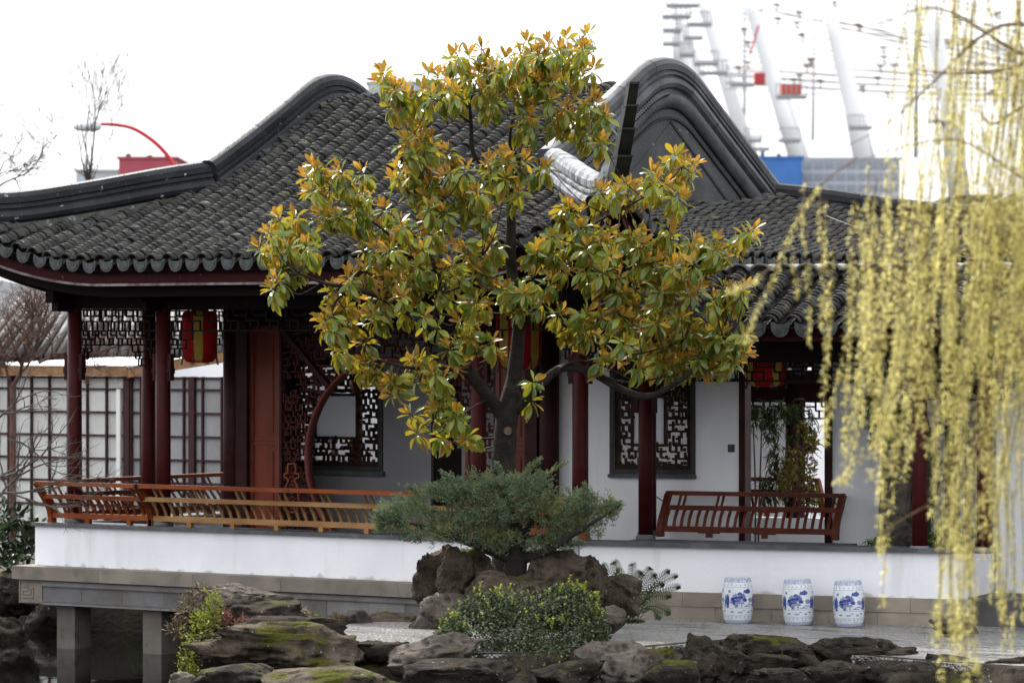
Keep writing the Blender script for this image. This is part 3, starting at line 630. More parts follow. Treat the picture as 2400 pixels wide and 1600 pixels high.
for px, py, qx, qy in ((1532, 1162, 1563, 1180), (1948, 1170, 1966, 1187)):
    p = PL(px, py, 1.3, O2, V2); q = PL(qx, qy, 1.5, O2, V2); mb.tube([p, p + (q - p) * .15 + np.array([0, 0, .012]), q, q + np.array([0, 0, .03])], .006, 6)
put('iron_hook', mb, M('black_iron', (.015, .015, .016), rough=.5, metal=.6), RB2)
# ================================================================== RIGHT-HAND ROOFED WALK
CR = thing('covered_walkway', F2(2.4, .65, 0), 'roofed walkway right of the pavilion with rolled tile ridge and white plinth wall', 'walkway')
W0, W1 = .2, 7.2; VE, VRG = -.62, .7
def hc(t): return .33 * t + .06 * t * t
def SC2(u, t): return F2(u, VE + t, 2.70 + hc(t))
def SB2(u, t): return F2(u, 2 * VRG - VE - t, 2.70 + hc(t))
rows = np.arange(W0 + .1, W1, .25)
cr_roof = put('roof', MB().grid([[SC2(u, t) - np.array([0, 0, .012]) for t in np.linspace(0, 1.32, 8)] for u in np.linspace(W0, W1, 8)]).grid([[SB2(u, t) - np.array([0, 0, .012]) for t in np.linspace(0, 1.32, 8)] for u in np.linspace(W0, W1, 8)]), PAN, CR)
sd2 = np.array([*U2, 0.])
tl = place_tiles(SC2, lambda u: 1.27, rows, sd2, .068)
tl.sort(key=lambda a: abs(a[4] - 2.6))
for (x, y, z, p, c, k) in tl[:150]: inst('tile', tm, cr_roof, m4(x, y, z, p))
mb = MB(); join_tiles(tl[150:], CV, CF, mb); join_tiles(place_tiles(SB2, lambda u: 1.27, rows, sd2, .12), CV, CF, mb); put('tile_field', mb, TILE, cr_roof, True, 'stuff')
mb = MB(); join_tiles(place_tiles(SC2, lambda u: 1.3, rows[:-1] + .125, sd2, .12, .02), PVt, PF, mb); put('pan_tile_field', mb, PAN, cr_roof, True, 'stuff')
dm2 = dripmesh(.2, .14); drips(SC2, rows[:-1] + .125, None, cr_roof, -V2, dm2); drips(SB2, rows[:-1] + .125, None, cr_roof, V2, dm2)
RV_, RF_ = tilemesh(.25, .3, .12, .025, 8, .05)
ridge_tile = mesh('ridge_tile', RV_, RF_, M('grey_ridge_tile', (.085, .085, .085), (.14, .138, .13), 9, .6, .3, 40), True)
for u in rows:
    y = np.array([*V2, 0.]); p = F2(u + random.gauss(0, .004), VRG - .19, 3.245); z = nrm(np.array([0, 0, 1.]) - y * .12); yy = np.cross(z, sd2); inst('ridge_tile', ridge_tile, cr_roof, m4(sd2, yy, z, p))
    inst('ridge_tile', ridge_tile, cr_roof, m4(-sd2, -yy, z, F2(u, VRG + .22, 3.245)))
mb = MB()
for S_ in (SC2, SB2): mb.grid([[S_(u, .02 + t) - np.array([0, 0, .09]) for t in np.linspace(0, 1.3, 6)] for u in np.linspace(W0, W1, 6)])
put('soffit', mb, DARK, cr_roof)
mb = MB(); mb.box(F2, W0, W1, VE + .05, VE + .09, 2.56, 2.70); mb.box(F2, W0, W1, 2 * VRG - VE - .09, 2 * VRG - VE - .05, 2.56, 2.70); put('fascia', mb, FASC, cr_roof)
mb = MB()
for u in np.arange(W0 + .1, W1, .2): mb.beam(F2(u, VE + .1, 2.63), F2(u, VRG, 2.63 + .5), .06, .06, (0, 0, 1))
put('rafter', mb, DRED, cr_roof, kind='stuff')
ca = [u2(1513, 1.3), u2(1950, 1.3) + 1.3, 5.4, 7.0]; cf = [u2(2150, 0), u2(2302, 0), 6.4]
for u in ca: column(F2, u, 1.3, .45, 2.85, CR, .078)
for u in cf: column(F2, u, .08, .46, 2.85, CR, .078)
mb = MB()
for v in (.08, 1.3): mb.box(F2, W0, W1, v - .05, v + .05, 2.36, 2.62)
put('eave_beam', mb, DARK, CR)
mb = MB(); mb.box(F2, W0, W1, -.1, 1.76, 2.62, 2.66); put('ceiling', mb, DARK, CR)
for v in (.08, 1.3):
    mb = MB(); fr = lambda x, z, v=v: F2(x, v, z); nv = np.array([*V2, 0]); fret_strip(mb, fr, .3, 6.9, 2.36, .2, .3, nv, .02)
    for u in (ca if v > 1 else cf): drop(mb, fr, u + .08, 1, 2.16, 1.98, .22, nv); drop(mb, fr, u - .08, -1, 2.16, 1.98, .22, nv)
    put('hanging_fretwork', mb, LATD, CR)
for u in ca:
    for s in (-1, 1): put('fretwork_bracket', MB().box(F2, u + s * .10 - .025, u + s * .10 + .025, 1.27, 1.33, 1.80, 2.0), DRED, CR)
WE = 4.03
put('parapet_wall', MB().box(F2, .0, WE, 0, .14, 0, .455), PLAST, CR)
put('parapet_wall', MB().box(F2, WE + .001, WE + .1, .006, 1.4, 0, .455), PLAST, CR)
put('parapet_wall', MB().box(F2, .0, 2.6, 1.23, 1.37, 0, .41), PLAST, CR)
blocks('cap_slab', F2, -.02, WE + .12, .62, -.05, .3, .455, .50, CAPS, CR, .003, .002, 12)
blocks('cap_slab', F2, .1, 2.55, .62, 1.12, 1.42, .41, .455, CAPS, CR, .003, .002, 13)
blocks('base_course', F2, -.05, WE + .14, .62, -.03, .1, -.145, .0, BSTONE, CR, .004, .002, 14)
blocks('base_course', F2, -.35, WE + .14, .55, -.02, .1, -.3, -.146, BSTONE, CR, .004, .002, 15)
put('floor', MB().box(F2, .02, 7.2, .1, 3.6, -.3, .01), M('floor_tile', (.16, .155, .15)), CR)
# ================================================================== WHITE GARDEN WALL BEHIND THE WALK
GW = thing('garden_wall', F2(1, 2.6, 0), 'white garden wall with lattice window and tall doorway behind the walkway', 'wall')
VW = 1.76; f2w = lambda a, b_, z: F2(a, VW + b_, z)
gx = [u2(p, VW) for p in (1292, 1440, 1620, 1738, 1945)]
wz0, wz1 = PL(1530, 1100, VW, O2, V2)[2], 2.36
mb = MB()
for a, b_, c, d in ((gx[0], gx[1], 0, 2.61), (gx[1], gx[2], 0, wz0), (gx[1], gx[2], wz1, 2.61), (gx[2], gx[3], 0, 2.61), (gx[3], gx[4], 2.42, 2.61), (gx[4], 7.5, 0, 2.61)): mb.box(f2w, a, b_, 0, .2, c, d)
put('wall', mb, PLAST, GW)
window('window', f2w, np.array([*V2, 0]), gx[1], gx[2], wz0, wz1, GW, 7, (u2(1480, VW), u2(1556, VW), PL(1500, 1042, VW, O2, V2)[2], PL(1500, 930, VW, O2, V2)[2]))
put('sill', MB().box(f2w, gx[1] - .06, gx[2] + .06, -.05, .0, wz0 - .09, wz0 - .052), CAPS, GW)
mb = MB(); mb.box(f2w, gx[3] - .02, gx[3] + .05, -.03, .16, 0, 2.42); mb.box(f2w, gx[4] - .05, gx[4] + .03, -.03, .16, 0, 2.42); mb.box(f2w, gx[3] + .05, gx[4] - .05, -.029, .159, 2.35, 2.42); put('door_frame', mb, DRED, GW)
pz = PL(1714, 1050, VW, O2, V2)[2]; pu = u2(1714, VW)
mb = MB(); mb.box(f2w, pu - .036, pu + .036, -.012, 0, pz - .042, pz + .042); pq = put('wall_plaque', mb, M('bronze_plaque', (.09, .075, .06), (.06, .05, .042), 30, .5), GW)
mb = MB(); mb.box(f2w, pu - .026, pu + .026, -.016, -.012, pz - .03, pz + .03); put('plaque_face', mb, M('bronze_face', (.06, .05, .04), rough=.45), pq)
# white house wall at the right edge, behind the willow
mb = MB(); p0, p1 = u2(2335, 1.0), 9.; mb.box(F2, p0, p1, 1.0, 1.2, -.3, 2.5)
EW = thing('end_wall', F2(p0 + 1, 1, -.3), 'white wall at the right edge behind the willow curtain', 'wall'); put('wall', mb, PLAST, EW); put('cap_slab', MB().box(F2, p0 - .05, p1, .95, 1.25, 2.5, 2.56), CAPS, EW)
tag(put('courtyard', MB().box(F2, -1.2, 14, 3.62, 12, -1.5, -.25), M('courtyard_paving', (.12, .115, .105), (.08, .078, .07), 2, .85)), kind='structure')
# ================================================================== FAR WALKWAY SEEN THROUGH THE DOORWAY
FW = thing('far_walkway', F2(-.5, 7, 0), 'further tiled walkway seen through the garden doorway', 'walkway')
SF3 = lambda u, t: F2(u, 6.2 + t, 2.26 + .35 * t + .06 * t * t)
rw = np.arange(-3.4, 1.6, .24); mb = MB(); join_tiles(place_tiles(SF3, lambda u: 1.2, rw, sd2, .1), CV, CF, mb); join_tiles(place_tiles(SF3, lambda u: 1.2, rw + .12, sd2, .12, .02), PVt, PF, mb)
fr_ = put('roof', MB().grid([[SF3(u, t) for t in np.linspace(0, 1.25, 6)] for u in np.linspace(-3.5, 1.7, 4)]), PAN, FW); put('tile_field', mb, TILE, fr_, True, 'stuff'); drips(SF3, rw[:-1] + .12, None, fr_, -V2, dm2)
mb = MB(); mb.box(F2, -3.5, 1.7, 6.3, 6.4, 2.05, 2.22); mb.box(F2, -3.5, 1.7, 6.75, 6.85, 1.84, 2.1); put('eave_beam', mb, DRED, FW)
mb = MB(); fret_strip(mb, lambda x, z: F2(x, 6.8, z), -3.4, 1.6, 1.84, .2, .22, np.array([*V2, 0]), .02); put('hanging_fretwork', mb, LATD, FW)
for px in (1857, 1400, 2080): column(F2, u2(px, 6.8), 6.8, 0, 2.1, FW, .085, DRED)
put('plinth', MB().box(F2, -3.6, 1.8, 6.7, 6.9, -.3, .45), PLAST, FW); put('floor', MB().box(F2, -3.6, 1.8, 6.9, 8.4, -.3, .0), STONE, FW)
put('rear_wall', MB().box(F2, -3.6, u2(1870, 8.4), 8.4, 8.6, -.3, 2.6), PLAST, FW)
bench(lambda a, o, z: F2(a, 6.8 - o, z), u2(1690, 6.7), u2(1925, 6.7), 'orange bench railing beyond the doorway behind the dark bench', ORNG, ORNG, RBEN, .14, zb=.46)
# ================================================================== LANTERNS
def lantern(c, r, h, label, rot):
    T = thing('lantern', c - np.array([0, 0, h / 2]), label, 'lantern', 'red fabric lanterns under the eaves')
    RDF = M('red_lantern_cloth', (.50, .012, .014), (.40, .01, .012), 7, .7, trans=.45); YEL = M('yellow_lantern_cloth', (.62, .46, .10), (.52, .38, .08), 7, .7, trans=.45)
    ns = 48; prof = [(.78, 0.), (.93, .10), (1., .3), (1., .9), (.9, 1.)]
    prof = [(.45, -.02), (.74, .0), (.90, .07), (.985, .2), (1., .5), (1., .88), (.93, .97), (.7, 1.0), (.4, 1.01)]
    red, yel = MB(), MB()
    for i in range(ns):
        m_ = yel if (i % 12) in (0, 1, 2, 3) else red
        a0, a1 = rot + i * 2 * pi / ns, rot + (i + 1) * 2 * pi / ns
        V = [c + np.array([r * q * cos(a), r * q * sin(a), (z - .5) * h]) for a in (a0, a1) for q, z in prof]; n_ = len(prof)
        m_.add(V, [(j, j + 1, n_ + j + 1, n_ + j) for j in range(n_ - 1)])
    put('cloth', red, RDF, T, True); put('stripe', yel, YEL, T, True)
    mb = MB()
    for i in range(8):
        a = rot + i * pi / 4; d = np.array([cos(a), sin(a), 0]); mb.tube([c + d * r * .98 + np.array([0, 0, -h * .3]), c + d * r * 1.03 + np.array([0, 0, -h * .46]), c + d * r * 1.1 + np.array([0, 0, -h * .56])], .007, 5)
    mb.tube([c + np.array([0, 0, h * .5]), c + np.array([0, 0, h * .5 + .35])], .006, 5)
    mb.tube([c + np.array([0, 0, h * .5 - .005]), c + np.array([0, 0, h * .5 + .03])], r * .5, 20); put('black_frame', mb, M('black_lacquer', (.012, .012, .012), rough=.4), T)
va = math.atan2(-Fv[1], -Fv[0])
lantern(PL(468, 788, .65), .205, .58, 'red lantern with yellow stripe hanging in the left bay above the white shed', va - pi / 12 * 1.0)
lantern(PL(1216, 795, .65), .245, .62, 'red lantern hanging behind the magnolia trunk', va + .55)
lantern(PL(1796, 850, .7, O2, V2), .21, .48, 'red round lantern behind fretwork above the garden doorway', va + .25)
lantern(PL(2250, 872, .7, O2, V2), .13, .34, 'small red lantern behind the willow curtain', va + .3)
# ================================================================== GARDEN STOOLS (blue and white porcelain drums)
def stool_mesh():
    nt_, nh = 150, 130; H = .455
    hh = np.linspace(0, 1, nh); rad = .128 + .030 * np.sin(np.clip((hh - .0) / 1., 0, 1) * pi) ** .75
    for z in (.195, .815): rad += .003 * np.exp(-((hh - z) / .008) ** 2)
    rad[0] -= .004; rad[-1] -= .006
    th = np.linspace(0, 2 * pi, nt_, endpoint=False); T_, Hh = np.meshgrid(th, hh); R2 = np.meshgrid(th, rad)[1]
    V = np.stack([R2 * np.cos(T_), R2 * np.sin(T_), Hh * H], 2).reshape(-1, 3)
    F = [(i * nt_ + j, i * nt_ + (j + 1) % nt_, (i + 1) * nt_ + (j + 1) % nt_, (i + 1) * nt_ + j) for i in range(nh - 1) for j in range(nt_)]
    top = len(V); V = np.vstack([V, [[.09 * cos(a), .09 * sin(a), H + .004] for a in th], [[0, 0, H + .006]]])
    F += [((nh - 1) * nt_ + j, (nh - 1) * nt_ + (j + 1) % nt_, top + (j + 1) % nt_, top + j) for j in range(nt_)] + [(top + j, top + (j + 1) % nt_, top + nt_) for j in range(nt_)]
    me = mesh('drum', V, F, None, True)
    # painted landscape: x = around (-1..1 repeated four times), y = height
    x = ((T_ / (2 * pi) * 3) % 1.) * 2 - 1; y = Hh; ink = np.zeros_like(x)
    def nz(s, sd): return vnoise(np.stack([np.cos(T_) * s, np.sin(T_) * s, y * s * 1.1], 2).reshape(-1, 3), sd).reshape(x.shape)
    e = .5 * (nz(9, 1) - .5) + .35 * (nz(24, 2) - .5)
    def blob(cx, cy, rx, ry, v, k=1.): 
        d = ((x - cx) / rx) ** 2 + ((y - cy) / ry) ** 2 + k * 1.6 * e; ink[d < 1] = np.maximum(ink[d < 1], v)
    def rect(x0, x1, y0, y1, v): m_ = (x > x0) & (x < x1) & (y > y0) & (y < y1); ink[m_] = v
    [blob(cx, cy, .11 + .03 * (k % 3), .032 + .008 * (k % 2), (.55, .95, .75)[k % 3], 1.4) for k, (cx, cy) in enumerate(((-.62, .47), (-.55, .54), (-.42, .50), (-.48, .60), (-.32, .57), (-.2, .52), (-.22, .62), (-.08, .58), (.02, .64), (.06, .55), (-.12, .66), (.12, .60), (-.36, .64), (.2, .52)))]; blob(-.42, .47, .16, .06, .9); blob(-.9, .5, .12, .16, .95); blob(.95, .5, .12, .14, .8)
    blob(.38, .71, .26, .05, .9); blob(.46, .74, .08, .03, 1.); blob(.62, .52, .18, .05, .6); blob(-.8, .71, .12, .03, .7)
    rect(-.42, .15, .35, .44, .12); rect(-.42, -.2, .36, .43, .7); rect(-.02, .02, .35, .43, .9); rect(.13, .16, .35, .43, .9)
    for k in range(5): rect(-.46 + .02 * k, .2 - .02 * k, .435 + .012 * k, .447 + .012 * k, .85 if k % 2 == 0 else .5)
    rect(.15, .62, .375, .39, .8); m_ = (np.abs(y - (.38 + .05 * (1 - ((x - .55) / .3) ** 2))) < .008) & (np.abs(x - .55) < .3); ink[m_] = .85
    blob(-.1, .25, .18, .022, .5); blob(.5, .25, .14, .02, .5); blob(-.6, .26, .12, .012, .9); blob(.15, .29, .1, .01, .8); blob(.8, .28, .1, .012, .9)
    rect(-1, 1, .338, .344, .5)
    ink *= np.clip(.75 + .9 * (nz(40, 3)), .5, 1.2)
    ink[(y < .21) | (y > .80)] = 0
    for z in (.20, .805): ink[np.abs(y - z) < .005] = .45
    m_ = y > .90; ink[m_] = np.where(nz(30, 5)[m_] > .42, .55, .2) * 1.0
    m_ = y < .07; ink[m_] = np.where(np.sin(T_ * 44)[m_] * np.sin(y * 90)[m_] > -.2, .6, .15)
    for z, n_ in ((.15, 20), (.845, 20)):
        d = ((((T_ / (2 * pi) * n_) % 1) - .5) / .14) ** 2 + ((y - z) / .010) ** 2; ink[d < 1] = .95
    for z, dz in ((.875, .02), (.11, -.02)):
        for off in (0, .06, -.06):
            d = ((((T_ / (2 * pi) * 5) % 1) - .5 - off * 1.6) / .018) ** 2 + ((y - z - (dz if off == 0 else 0)) / .010) ** 2; ink[d < 1] = .9
    al = np.concatenate([ink.reshape(-1), np.zeros(nt_ + 1)]); at = me.attributes.new('ink', 'FLOAT', 'POINT'); at.data.foreach_set('value', al.astype(np.float32))
    mt, n, b, L = nodes('blue_white_porcelain'); b.inputs['Roughness'].default_value = .22
    a_ = n.nodes.new('ShaderNodeAttribute'); a_.attribute_name = 'ink'; L.new(mixc(n, a_.outputs['Fac'], (.62, .66, .70), (.022, .045, .24)), b.inputs['Base Color']); me.materials.append(mt); return me
sm = stool_mesh()
for k, (px, py, lab, rz) in enumerate(((1729, 1463, 'blue and white porcelain drum stool, the leftmost of three', .20), (1872, 1464, 'blue and white porcelain drum stool in the middle of three', -.08), (1991, 1462, 'blue and white porcelain drum stool, the rightmost of three, nearest the willow', -.02))):
    p = F2(u2(px, -.36), -.36, GZ); T = thing('garden_stool', p, lab, 'stool', 'porcelain stools on the terrace')
    inst('drum', sm, T, Matrix.Translation(Vector(p)) @ Matrix.Rotation(va + rz + pi / 3, 4, 'Z'))
    if k != 0: T.rotation_euler = (radians(1.2), radians(-1.5), 0)
# ================================================================== TRANSLUCENT SHED BEHIND THE LEFT BAY
SH = thing('garden_shed', (-5, 8, -.8), 'white translucent panelled shed with dark red grid behind the left bay', 'shed')
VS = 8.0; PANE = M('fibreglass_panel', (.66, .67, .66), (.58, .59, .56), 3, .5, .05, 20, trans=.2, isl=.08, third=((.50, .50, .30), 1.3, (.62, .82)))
PANE2 = M('shaded_fibreglass_panel', (.30, .30, .31), (.26, .26, .265), 3, .5, .05, 20, isl=.08)  # right-hand panels: their shade is carried by a darker panel colour
MUL = M('shed_mullion', (.045, .016, .018), (.032, .012, .013), 8, .6)
pxs = [-8, 34, 74, 116, 160, 205, 250, 292]; c1 = [u1(p, VS) for p in pxs]
pxs2 = [309, 331, 373, 431, 475, 520, 562, 604, 646, 690, 735, 780]; c2 = [u1(p, VS) for p in pxs2]
ys = [884, 911, 965, 1019, 1073, 1126, 1182, 1237, 1292]
zz = [PL(200, y, VS)[2] for y in ys]
for cs in (c1, c2):
    for a, b_ in zip(cs[:-1], cs[1:]):
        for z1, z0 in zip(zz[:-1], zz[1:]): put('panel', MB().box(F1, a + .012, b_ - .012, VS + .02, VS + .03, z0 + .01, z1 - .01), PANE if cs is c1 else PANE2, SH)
    for a in cs: put('mullion', MB().box(F1, a - .013, a + .013, VS - .02, VS + .05, zz[-1] - .4, zz[0] + .02), MUL, SH)
    for z in zz: put('rail', MB().box(F1, cs[0], cs[-1], VS - .01, VS + .04, z - .014, z + .014), MUL, SH)
for p in (27, 300, 452): a = u1(p, VS); put('post', MB().box(F1, a - .05, a + .05, VS - .04, VS + .06, -.8, zz[0] + .02), MUL, SH)
a = u1(282, VS); put('downpipe', MB().box(F1, a - .035, a + .035, VS - .05, VS - .01, -.6, zz[1]), M('white_metal', (.72, .72, .7)), SH)
WF = M('raw_timber_fascia', (.30, .17, .085), (.19, .10, .05), 6, .7, .2, 30); WR = M('white_roof_sheet', (.75, .76, .77), (.6, .6, .58), 5, .5)
a0, a1, a2 = u1(-60, VS), u1(312, VS), u1(640, VS)
put('fascia', MB().box(F1, a0, a1, VS - .14, VS - .1, zz[0] + .02, zz[0] + .16), WF, SH)
mb = MB(); mb.add([F1(a0, VS - .16, zz[0] + .17), F1(a1, VS - .16, zz[0] + .17), F1(a1, VS + 3, zz[0] + .27), F1(a0, VS + 3, zz[0] + .27)], [(0, 1, 2, 3)]); put('roof_sheet', mb, WR, SH)
mb = MB(); zb, ze = zz[0] + .0, zz[0] + .32
mb.add([F1(a1, VS - .13, zb), F1(a2, VS - .13, ze), F1(a2, VS - .13, ze + .15), F1(a1, VS - .13, zb + .13), F1(a1, VS - .08, zb), F1(a2, VS - .08, ze), F1(a2, VS - .08, ze + .15), F1(a1, VS - .08, zb + .13)], [(0, 1, 2, 3), (7, 6, 5, 4), (0, 4, 5, 1), (3, 2, 6, 7)]); put('fascia', mb, WF, SH)
mb = MB(); mb.add([F1(a1, VS - .15, zb + .14), F1(a2, VS - .15, ze + .16), F1(a2, VS + 3, ze + .24), F1(a1, VS + 3, zb + .26)], [(0, 1, 2, 3)]); put('roof_sheet', mb, WR, SH)
put('side_wall', MB().box(F1, a0, a2, VS + 2.8, VS + 2.9, -.8, 2.0), PANE, SH)
# ================================================================== ROCKS
def rockmat(name, a, b2, moss, mthr):
    m, n, b, L = nodes(name); b.inputs['Roughness'].default_value = .95; b.inputs['Specular IOR Level'].default_value = .12
    c = mixc(n, ramp(n, noise(n, 3.2, 7, None, .65), .36, .64), a, b2); c = mixc(n, ramp(n, noise(n, 11, 5), .58, .72), c, tuple(x * .45 for x in a))
    c = mixc(n, ramp(n, noise(n, 24, 4), .66, .74), c, (.32, .32, .29))
    if mthr:
        g = n.nodes.new('ShaderNodeNewGeometry'); sp = n.nodes.new('ShaderNodeSeparateXYZ'); L.new(g.outputs['Normal'], sp.inputs[0])
        f = math_(n, 'ADD', math_(n, 'MULTIPLY', sp.outputs[2], .16), noise(n, 2.6, 6)); c = mixc(n, ramp(n, f, mthr, mthr + .1), c, mixc(n, noise(n, 30, 3), moss, tuple(x * .4 for x in moss)))
    vo = n.nodes.new('ShaderNodeTexVoronoi'); vo.inputs['Scale'].default_value = 7; gv = n.nodes.new('ShaderNodeNewGeometry'); vm = n.nodes.new('ShaderNodeVectorMath'); vm.operation = 'ADD'
    nz_ = n.nodes.new('ShaderNodeTexNoise'); nz_.inputs['Scale'].default_value = 5; L.new(gv.outputs['Position'], nz_.inputs['Vector']); vs_ = n.nodes.new('ShaderNodeVectorMath'); vs_.operation = 'SCALE'; vs_.inputs['Scale'].default_value = .25
    L.new(nz_.outputs['Color'], vs_.inputs[0]); L.new(gv.outputs['Position'], vm.inputs[0]); L.new(vs_.outputs[0], vm.inputs[1]); L.new(vm.outputs[0], vo.inputs['Vector']); pit = ramp(n, vo.outputs['Distance'], .12, .42)   # weathered holes, their inner shade darkened into the colour
    c = mixc(n, pit, tuple(x * .3 for x in a), c)
    L.new(c, b.inputs['Base Color']); h = math_(n, 'ADD', math_(n, 'ADD', math_(n, 'MULTIPLY', pit, .7), noise(n, 16, 8, None, .7)), math_(n, 'MULTIPLY', noise(n, 60, 4), .4)); bumpn(n, b, h, 1., .05); return m
RK1 = rockmat('brown_limestone', (.118, .093, .070), (.036, .028, .022), (.10, .115, .012), .72)
RK2 = rockmat('mossy_limestone', (.150, .120, .090), (.045, .036, .028), (.090, .095, .012), .60)
RK3 = rockmat('grey_limestone', (.175, .150, .128), (.060, .050, .043), (.09, .10, .02), .74)
RK4 = rockmat('dark_limestone', (.052, .042, .033), (.014, .011, .009), (.08, .085, .012), .70)  # darkest limestone, for the front edge, footings and bank
tag(put('bank', MB().grid(BANKG), RK4, None, True), kind='structure')
def ico(sub=4):
    import bmesh
    bm = bmesh.new(); bmesh.ops.create_icosphere(bm, subdivisions=sub, radius=1); bm.verts.ensure_lookup_table()
    V = np.array([v.co[:] for v in bm.verts]); F = [tuple(v.index for v in f.verts) for f in bm.faces]; bm.free(); return V, F
IV, IF = ico(5); IV4, IF4 = ico(4)
def rock(px, py, d, hw, hh, label, mat=None, seed=0, deep=.8, name='rock', layered=0., sharp=.34, yaw=None, fine=False):
    s = FPX / d; c = AT(px, py, d); V0, F0 = (IV, IF) if fine else (IV4, IF4); V = V0.copy()
    # squarish body, then planes chopped off, then weathering
    V = np.sign(V) * np.abs(V) ** .62; rr = np.random.RandomState(seed + 11)
    for k in range(13):
        n_ = rr.normal(size=3); n_[2] *= .8; n_ /= np.linalg.norm(n_); o = rr.uniform(.58, .92); dd = V @ n_ - o; V = V - np.outer(np.maximum(dd, 0) * .92, n_)
    S = np.array([hw / s, hw / s * deep, hh / s])
    nse = fbm(V * np.array([1.3, 1.3, 1.3 + layered * 2]) + seed * 7.3, seed, 3) - .45
    rid = np.abs(fbm(V * np.array([2.2, 2.2, 2.2 + layered * 5]) + seed * 3.1, seed + 9, 3) - .44); pit = np.clip(.5 - vnoise(V * 6. + seed, seed + 3) * 1.45, 0, 1)
    V = V * (1 + sharp * 1.5 * nse + .22 * (fbm(V * np.array([4.5, 4.5, 4.5 + layered * 6]) + seed, seed + 5, 3) - .44) - 1.1 * np.clip(.09 - rid, 0, 1) - .42 * pit * (1 if fine else .7))[:, None] * 1.16
    V = V * S; a = (rr.uniform(-.4, .4) if yaw is None else yaw) + TH; R_ = np.array([[cos(a), -sin(a), 0], [sin(a), cos(a), 0], [0, 0, 1]])
    V = V @ R_.T + c; mb = MB(); mb.add(V, F0); return put(name, mb, mat or RK1, None, True, label=label, cat='rock', group='garden rocks')
rock(680, 1515, 34.6, 215, 54, 'long low pitted slab patched with yellow green moss, foreground left', RK2, 1, .55, layered=.3, yaw=.05, sharp=.42, fine=True)
rock(575, 1402, 36.4, 88, 30, 'flat topped stone jutting up highest above the left bank', RK3, 2, .6, layered=.4, yaw=0., fine=True)
rock(520, 1545, 35.3, 60, 56, 'dark stone behind the lime green bush at the water', RK4, 51)
rock(625, 1440, 36.2, 105, 30, 'dark stone under the flat topped stone', RK4, 3)
rock(708, 1455, 36.6, 62, 26, 'low ridged brown stone just right of the flat topped stone', RK1, 4, fine=True)
rock(832, 1454, 38.7, 38, 20, 'small pale block beside the carved platform edge', RK3, 5)
rock(930, 1455, 38.9, 62, 20, 'long low mossy stone at the edge of the gravel below the platform', RK2, 6, .5)
rock(1005, 1462, 38.0, 40, 32, 'grey stone at the foot of the juniper mound, left side', RK3, 7)
rock(560, 1592, 33.6, 110, 34, 'dark stone at the bottom edge left of the moss', RK4, 8)
rock(775, 1602, 33.4, 170, 36, 'moss covered stone along the bottom edge under the long slab', RK2, 9, .6)
rock(905, 1530, 34.9, 72, 36, 'rounded brown stone at the right end of the mossy slab', RK4, 10)
rock(1000, 1540, 34.7, 110, 50, 'big smooth tilted boulder left of the clipped bush', RK3, 11, fine=True)
rock(1090, 1592, 33.6, 130, 40, 'dark boulder in the shade under the clipped bush', RK4, 12)
rock(436, 1606, 34.2, 44, 30, 'small grey stone in the water corner under the lime green bush', RK3, 13)
rock(1012, 1365, 36.7, 46, 66, 'jagged upright rock at the left end of the juniper mound', RK1, 14, .9, sharp=.5, layered=.8, fine=True)
rock(1062, 1348, 36.3, 40, 58, 'oval standing stone in the juniper mound', RK1, 15, fine=True)
rock(1112, 1345, 36.6, 62, 52, 'mossy dark rock below the juniper trunk, left', RK2, 16, fine=True)
rock(1050, 1428, 36.3, 64, 34, 'grey footing stone under the jagged rock', RK3, 17)
rock(1190, 1395, 36.2, 120, 62, 'broad brown rock in the middle of the juniper mound', RK1, 18, fine=True)
rock(1300, 1360, 36.3, 68, 66, 'tall blunt rock right of the juniper trunk', RK1, 19, fine=True)
rock(1372, 1362, 36.5, 56, 56, 'cracked brown block at the right end of the juniper mound', RK1, 20, fine=True)
rock(1330, 1430, 36.0, 100, 46, 'dark footing rock behind the clipped bush', RK4, 21)
rock(1438, 1405, 36.9, 54, 50, 'brown rock leaning beside the fern', RK1, 22, fine=True)
rock(1430, 1452, 36.6, 36, 30, 'pale grey stone below the leaning rock by the fern', RK3, 23)
rock(1442, 1555, 34.4, 78, 50, 'large smooth pale boulder at the bottom right of the clipped bush', RK3, 24, fine=True)
rock(1335, 1585, 33.9, 90, 40, 'dark stone in front of the clipped bush at the bottom edge', RK4, 25)
rock(1530, 1548, 34.8, 58, 26, 'low moss edged stone between two boulders right of the bush', RK2, 26)
rock(1575, 1585, 33.9, 70, 36, 'sloping brown stone at the bottom edge right of the bush', RK4, 27)
rock(1640, 1548, 34.6, 62, 60, 'tall rough rock left of the stone steps', RK4, 28, sharp=.45, fine=True)
rock(1705, 1560, 34.5, 52, 50, 'angular rock face directly left of the stone steps', RK4, 29, fine=True)
rock(1720, 1512, 35.6, 48, 24, 'small rock above the angular face, at the edge of the gravel', RK4, 30)
rock(1810, 1512, 35.4, 96, 22, 'long flat top step of the stone edging below the stools', RK4, 31, .5, layered=.5)
rock(1800, 1556, 34.6, 76, 28, 'middle step of the stone edging', RK4, 32, .5, layered=.4)
rock(1888, 1550, 34.8, 46, 30, 'blocky stone right of the middle step', RK4, 33)
rock(2000, 1536, 34.9, 98, 36, 'big rounded boulder below the right stool', RK4, 34, fine=True)
rock(2092, 1540, 34.8, 60, 28, 'dark boulder right of the big rounded boulder', RK4, 35)
rock(1830, 1592, 33.8, 90, 22, 'lowest step at the bottom edge', RK4, 36, .5, layered=.5)
rock(1975, 1584, 34.0, 96, 34, 'long brown boulder at the bottom edge right of the steps', RK4, 37)
rock(2110, 1584, 33.9, 88, 36, 'long dark boulder at the bottom edge left of the willow', RK4, 38)
rock(2240, 1572, 34.2, 90, 42, 'dark boulder behind the willow tips', RK4, 39)
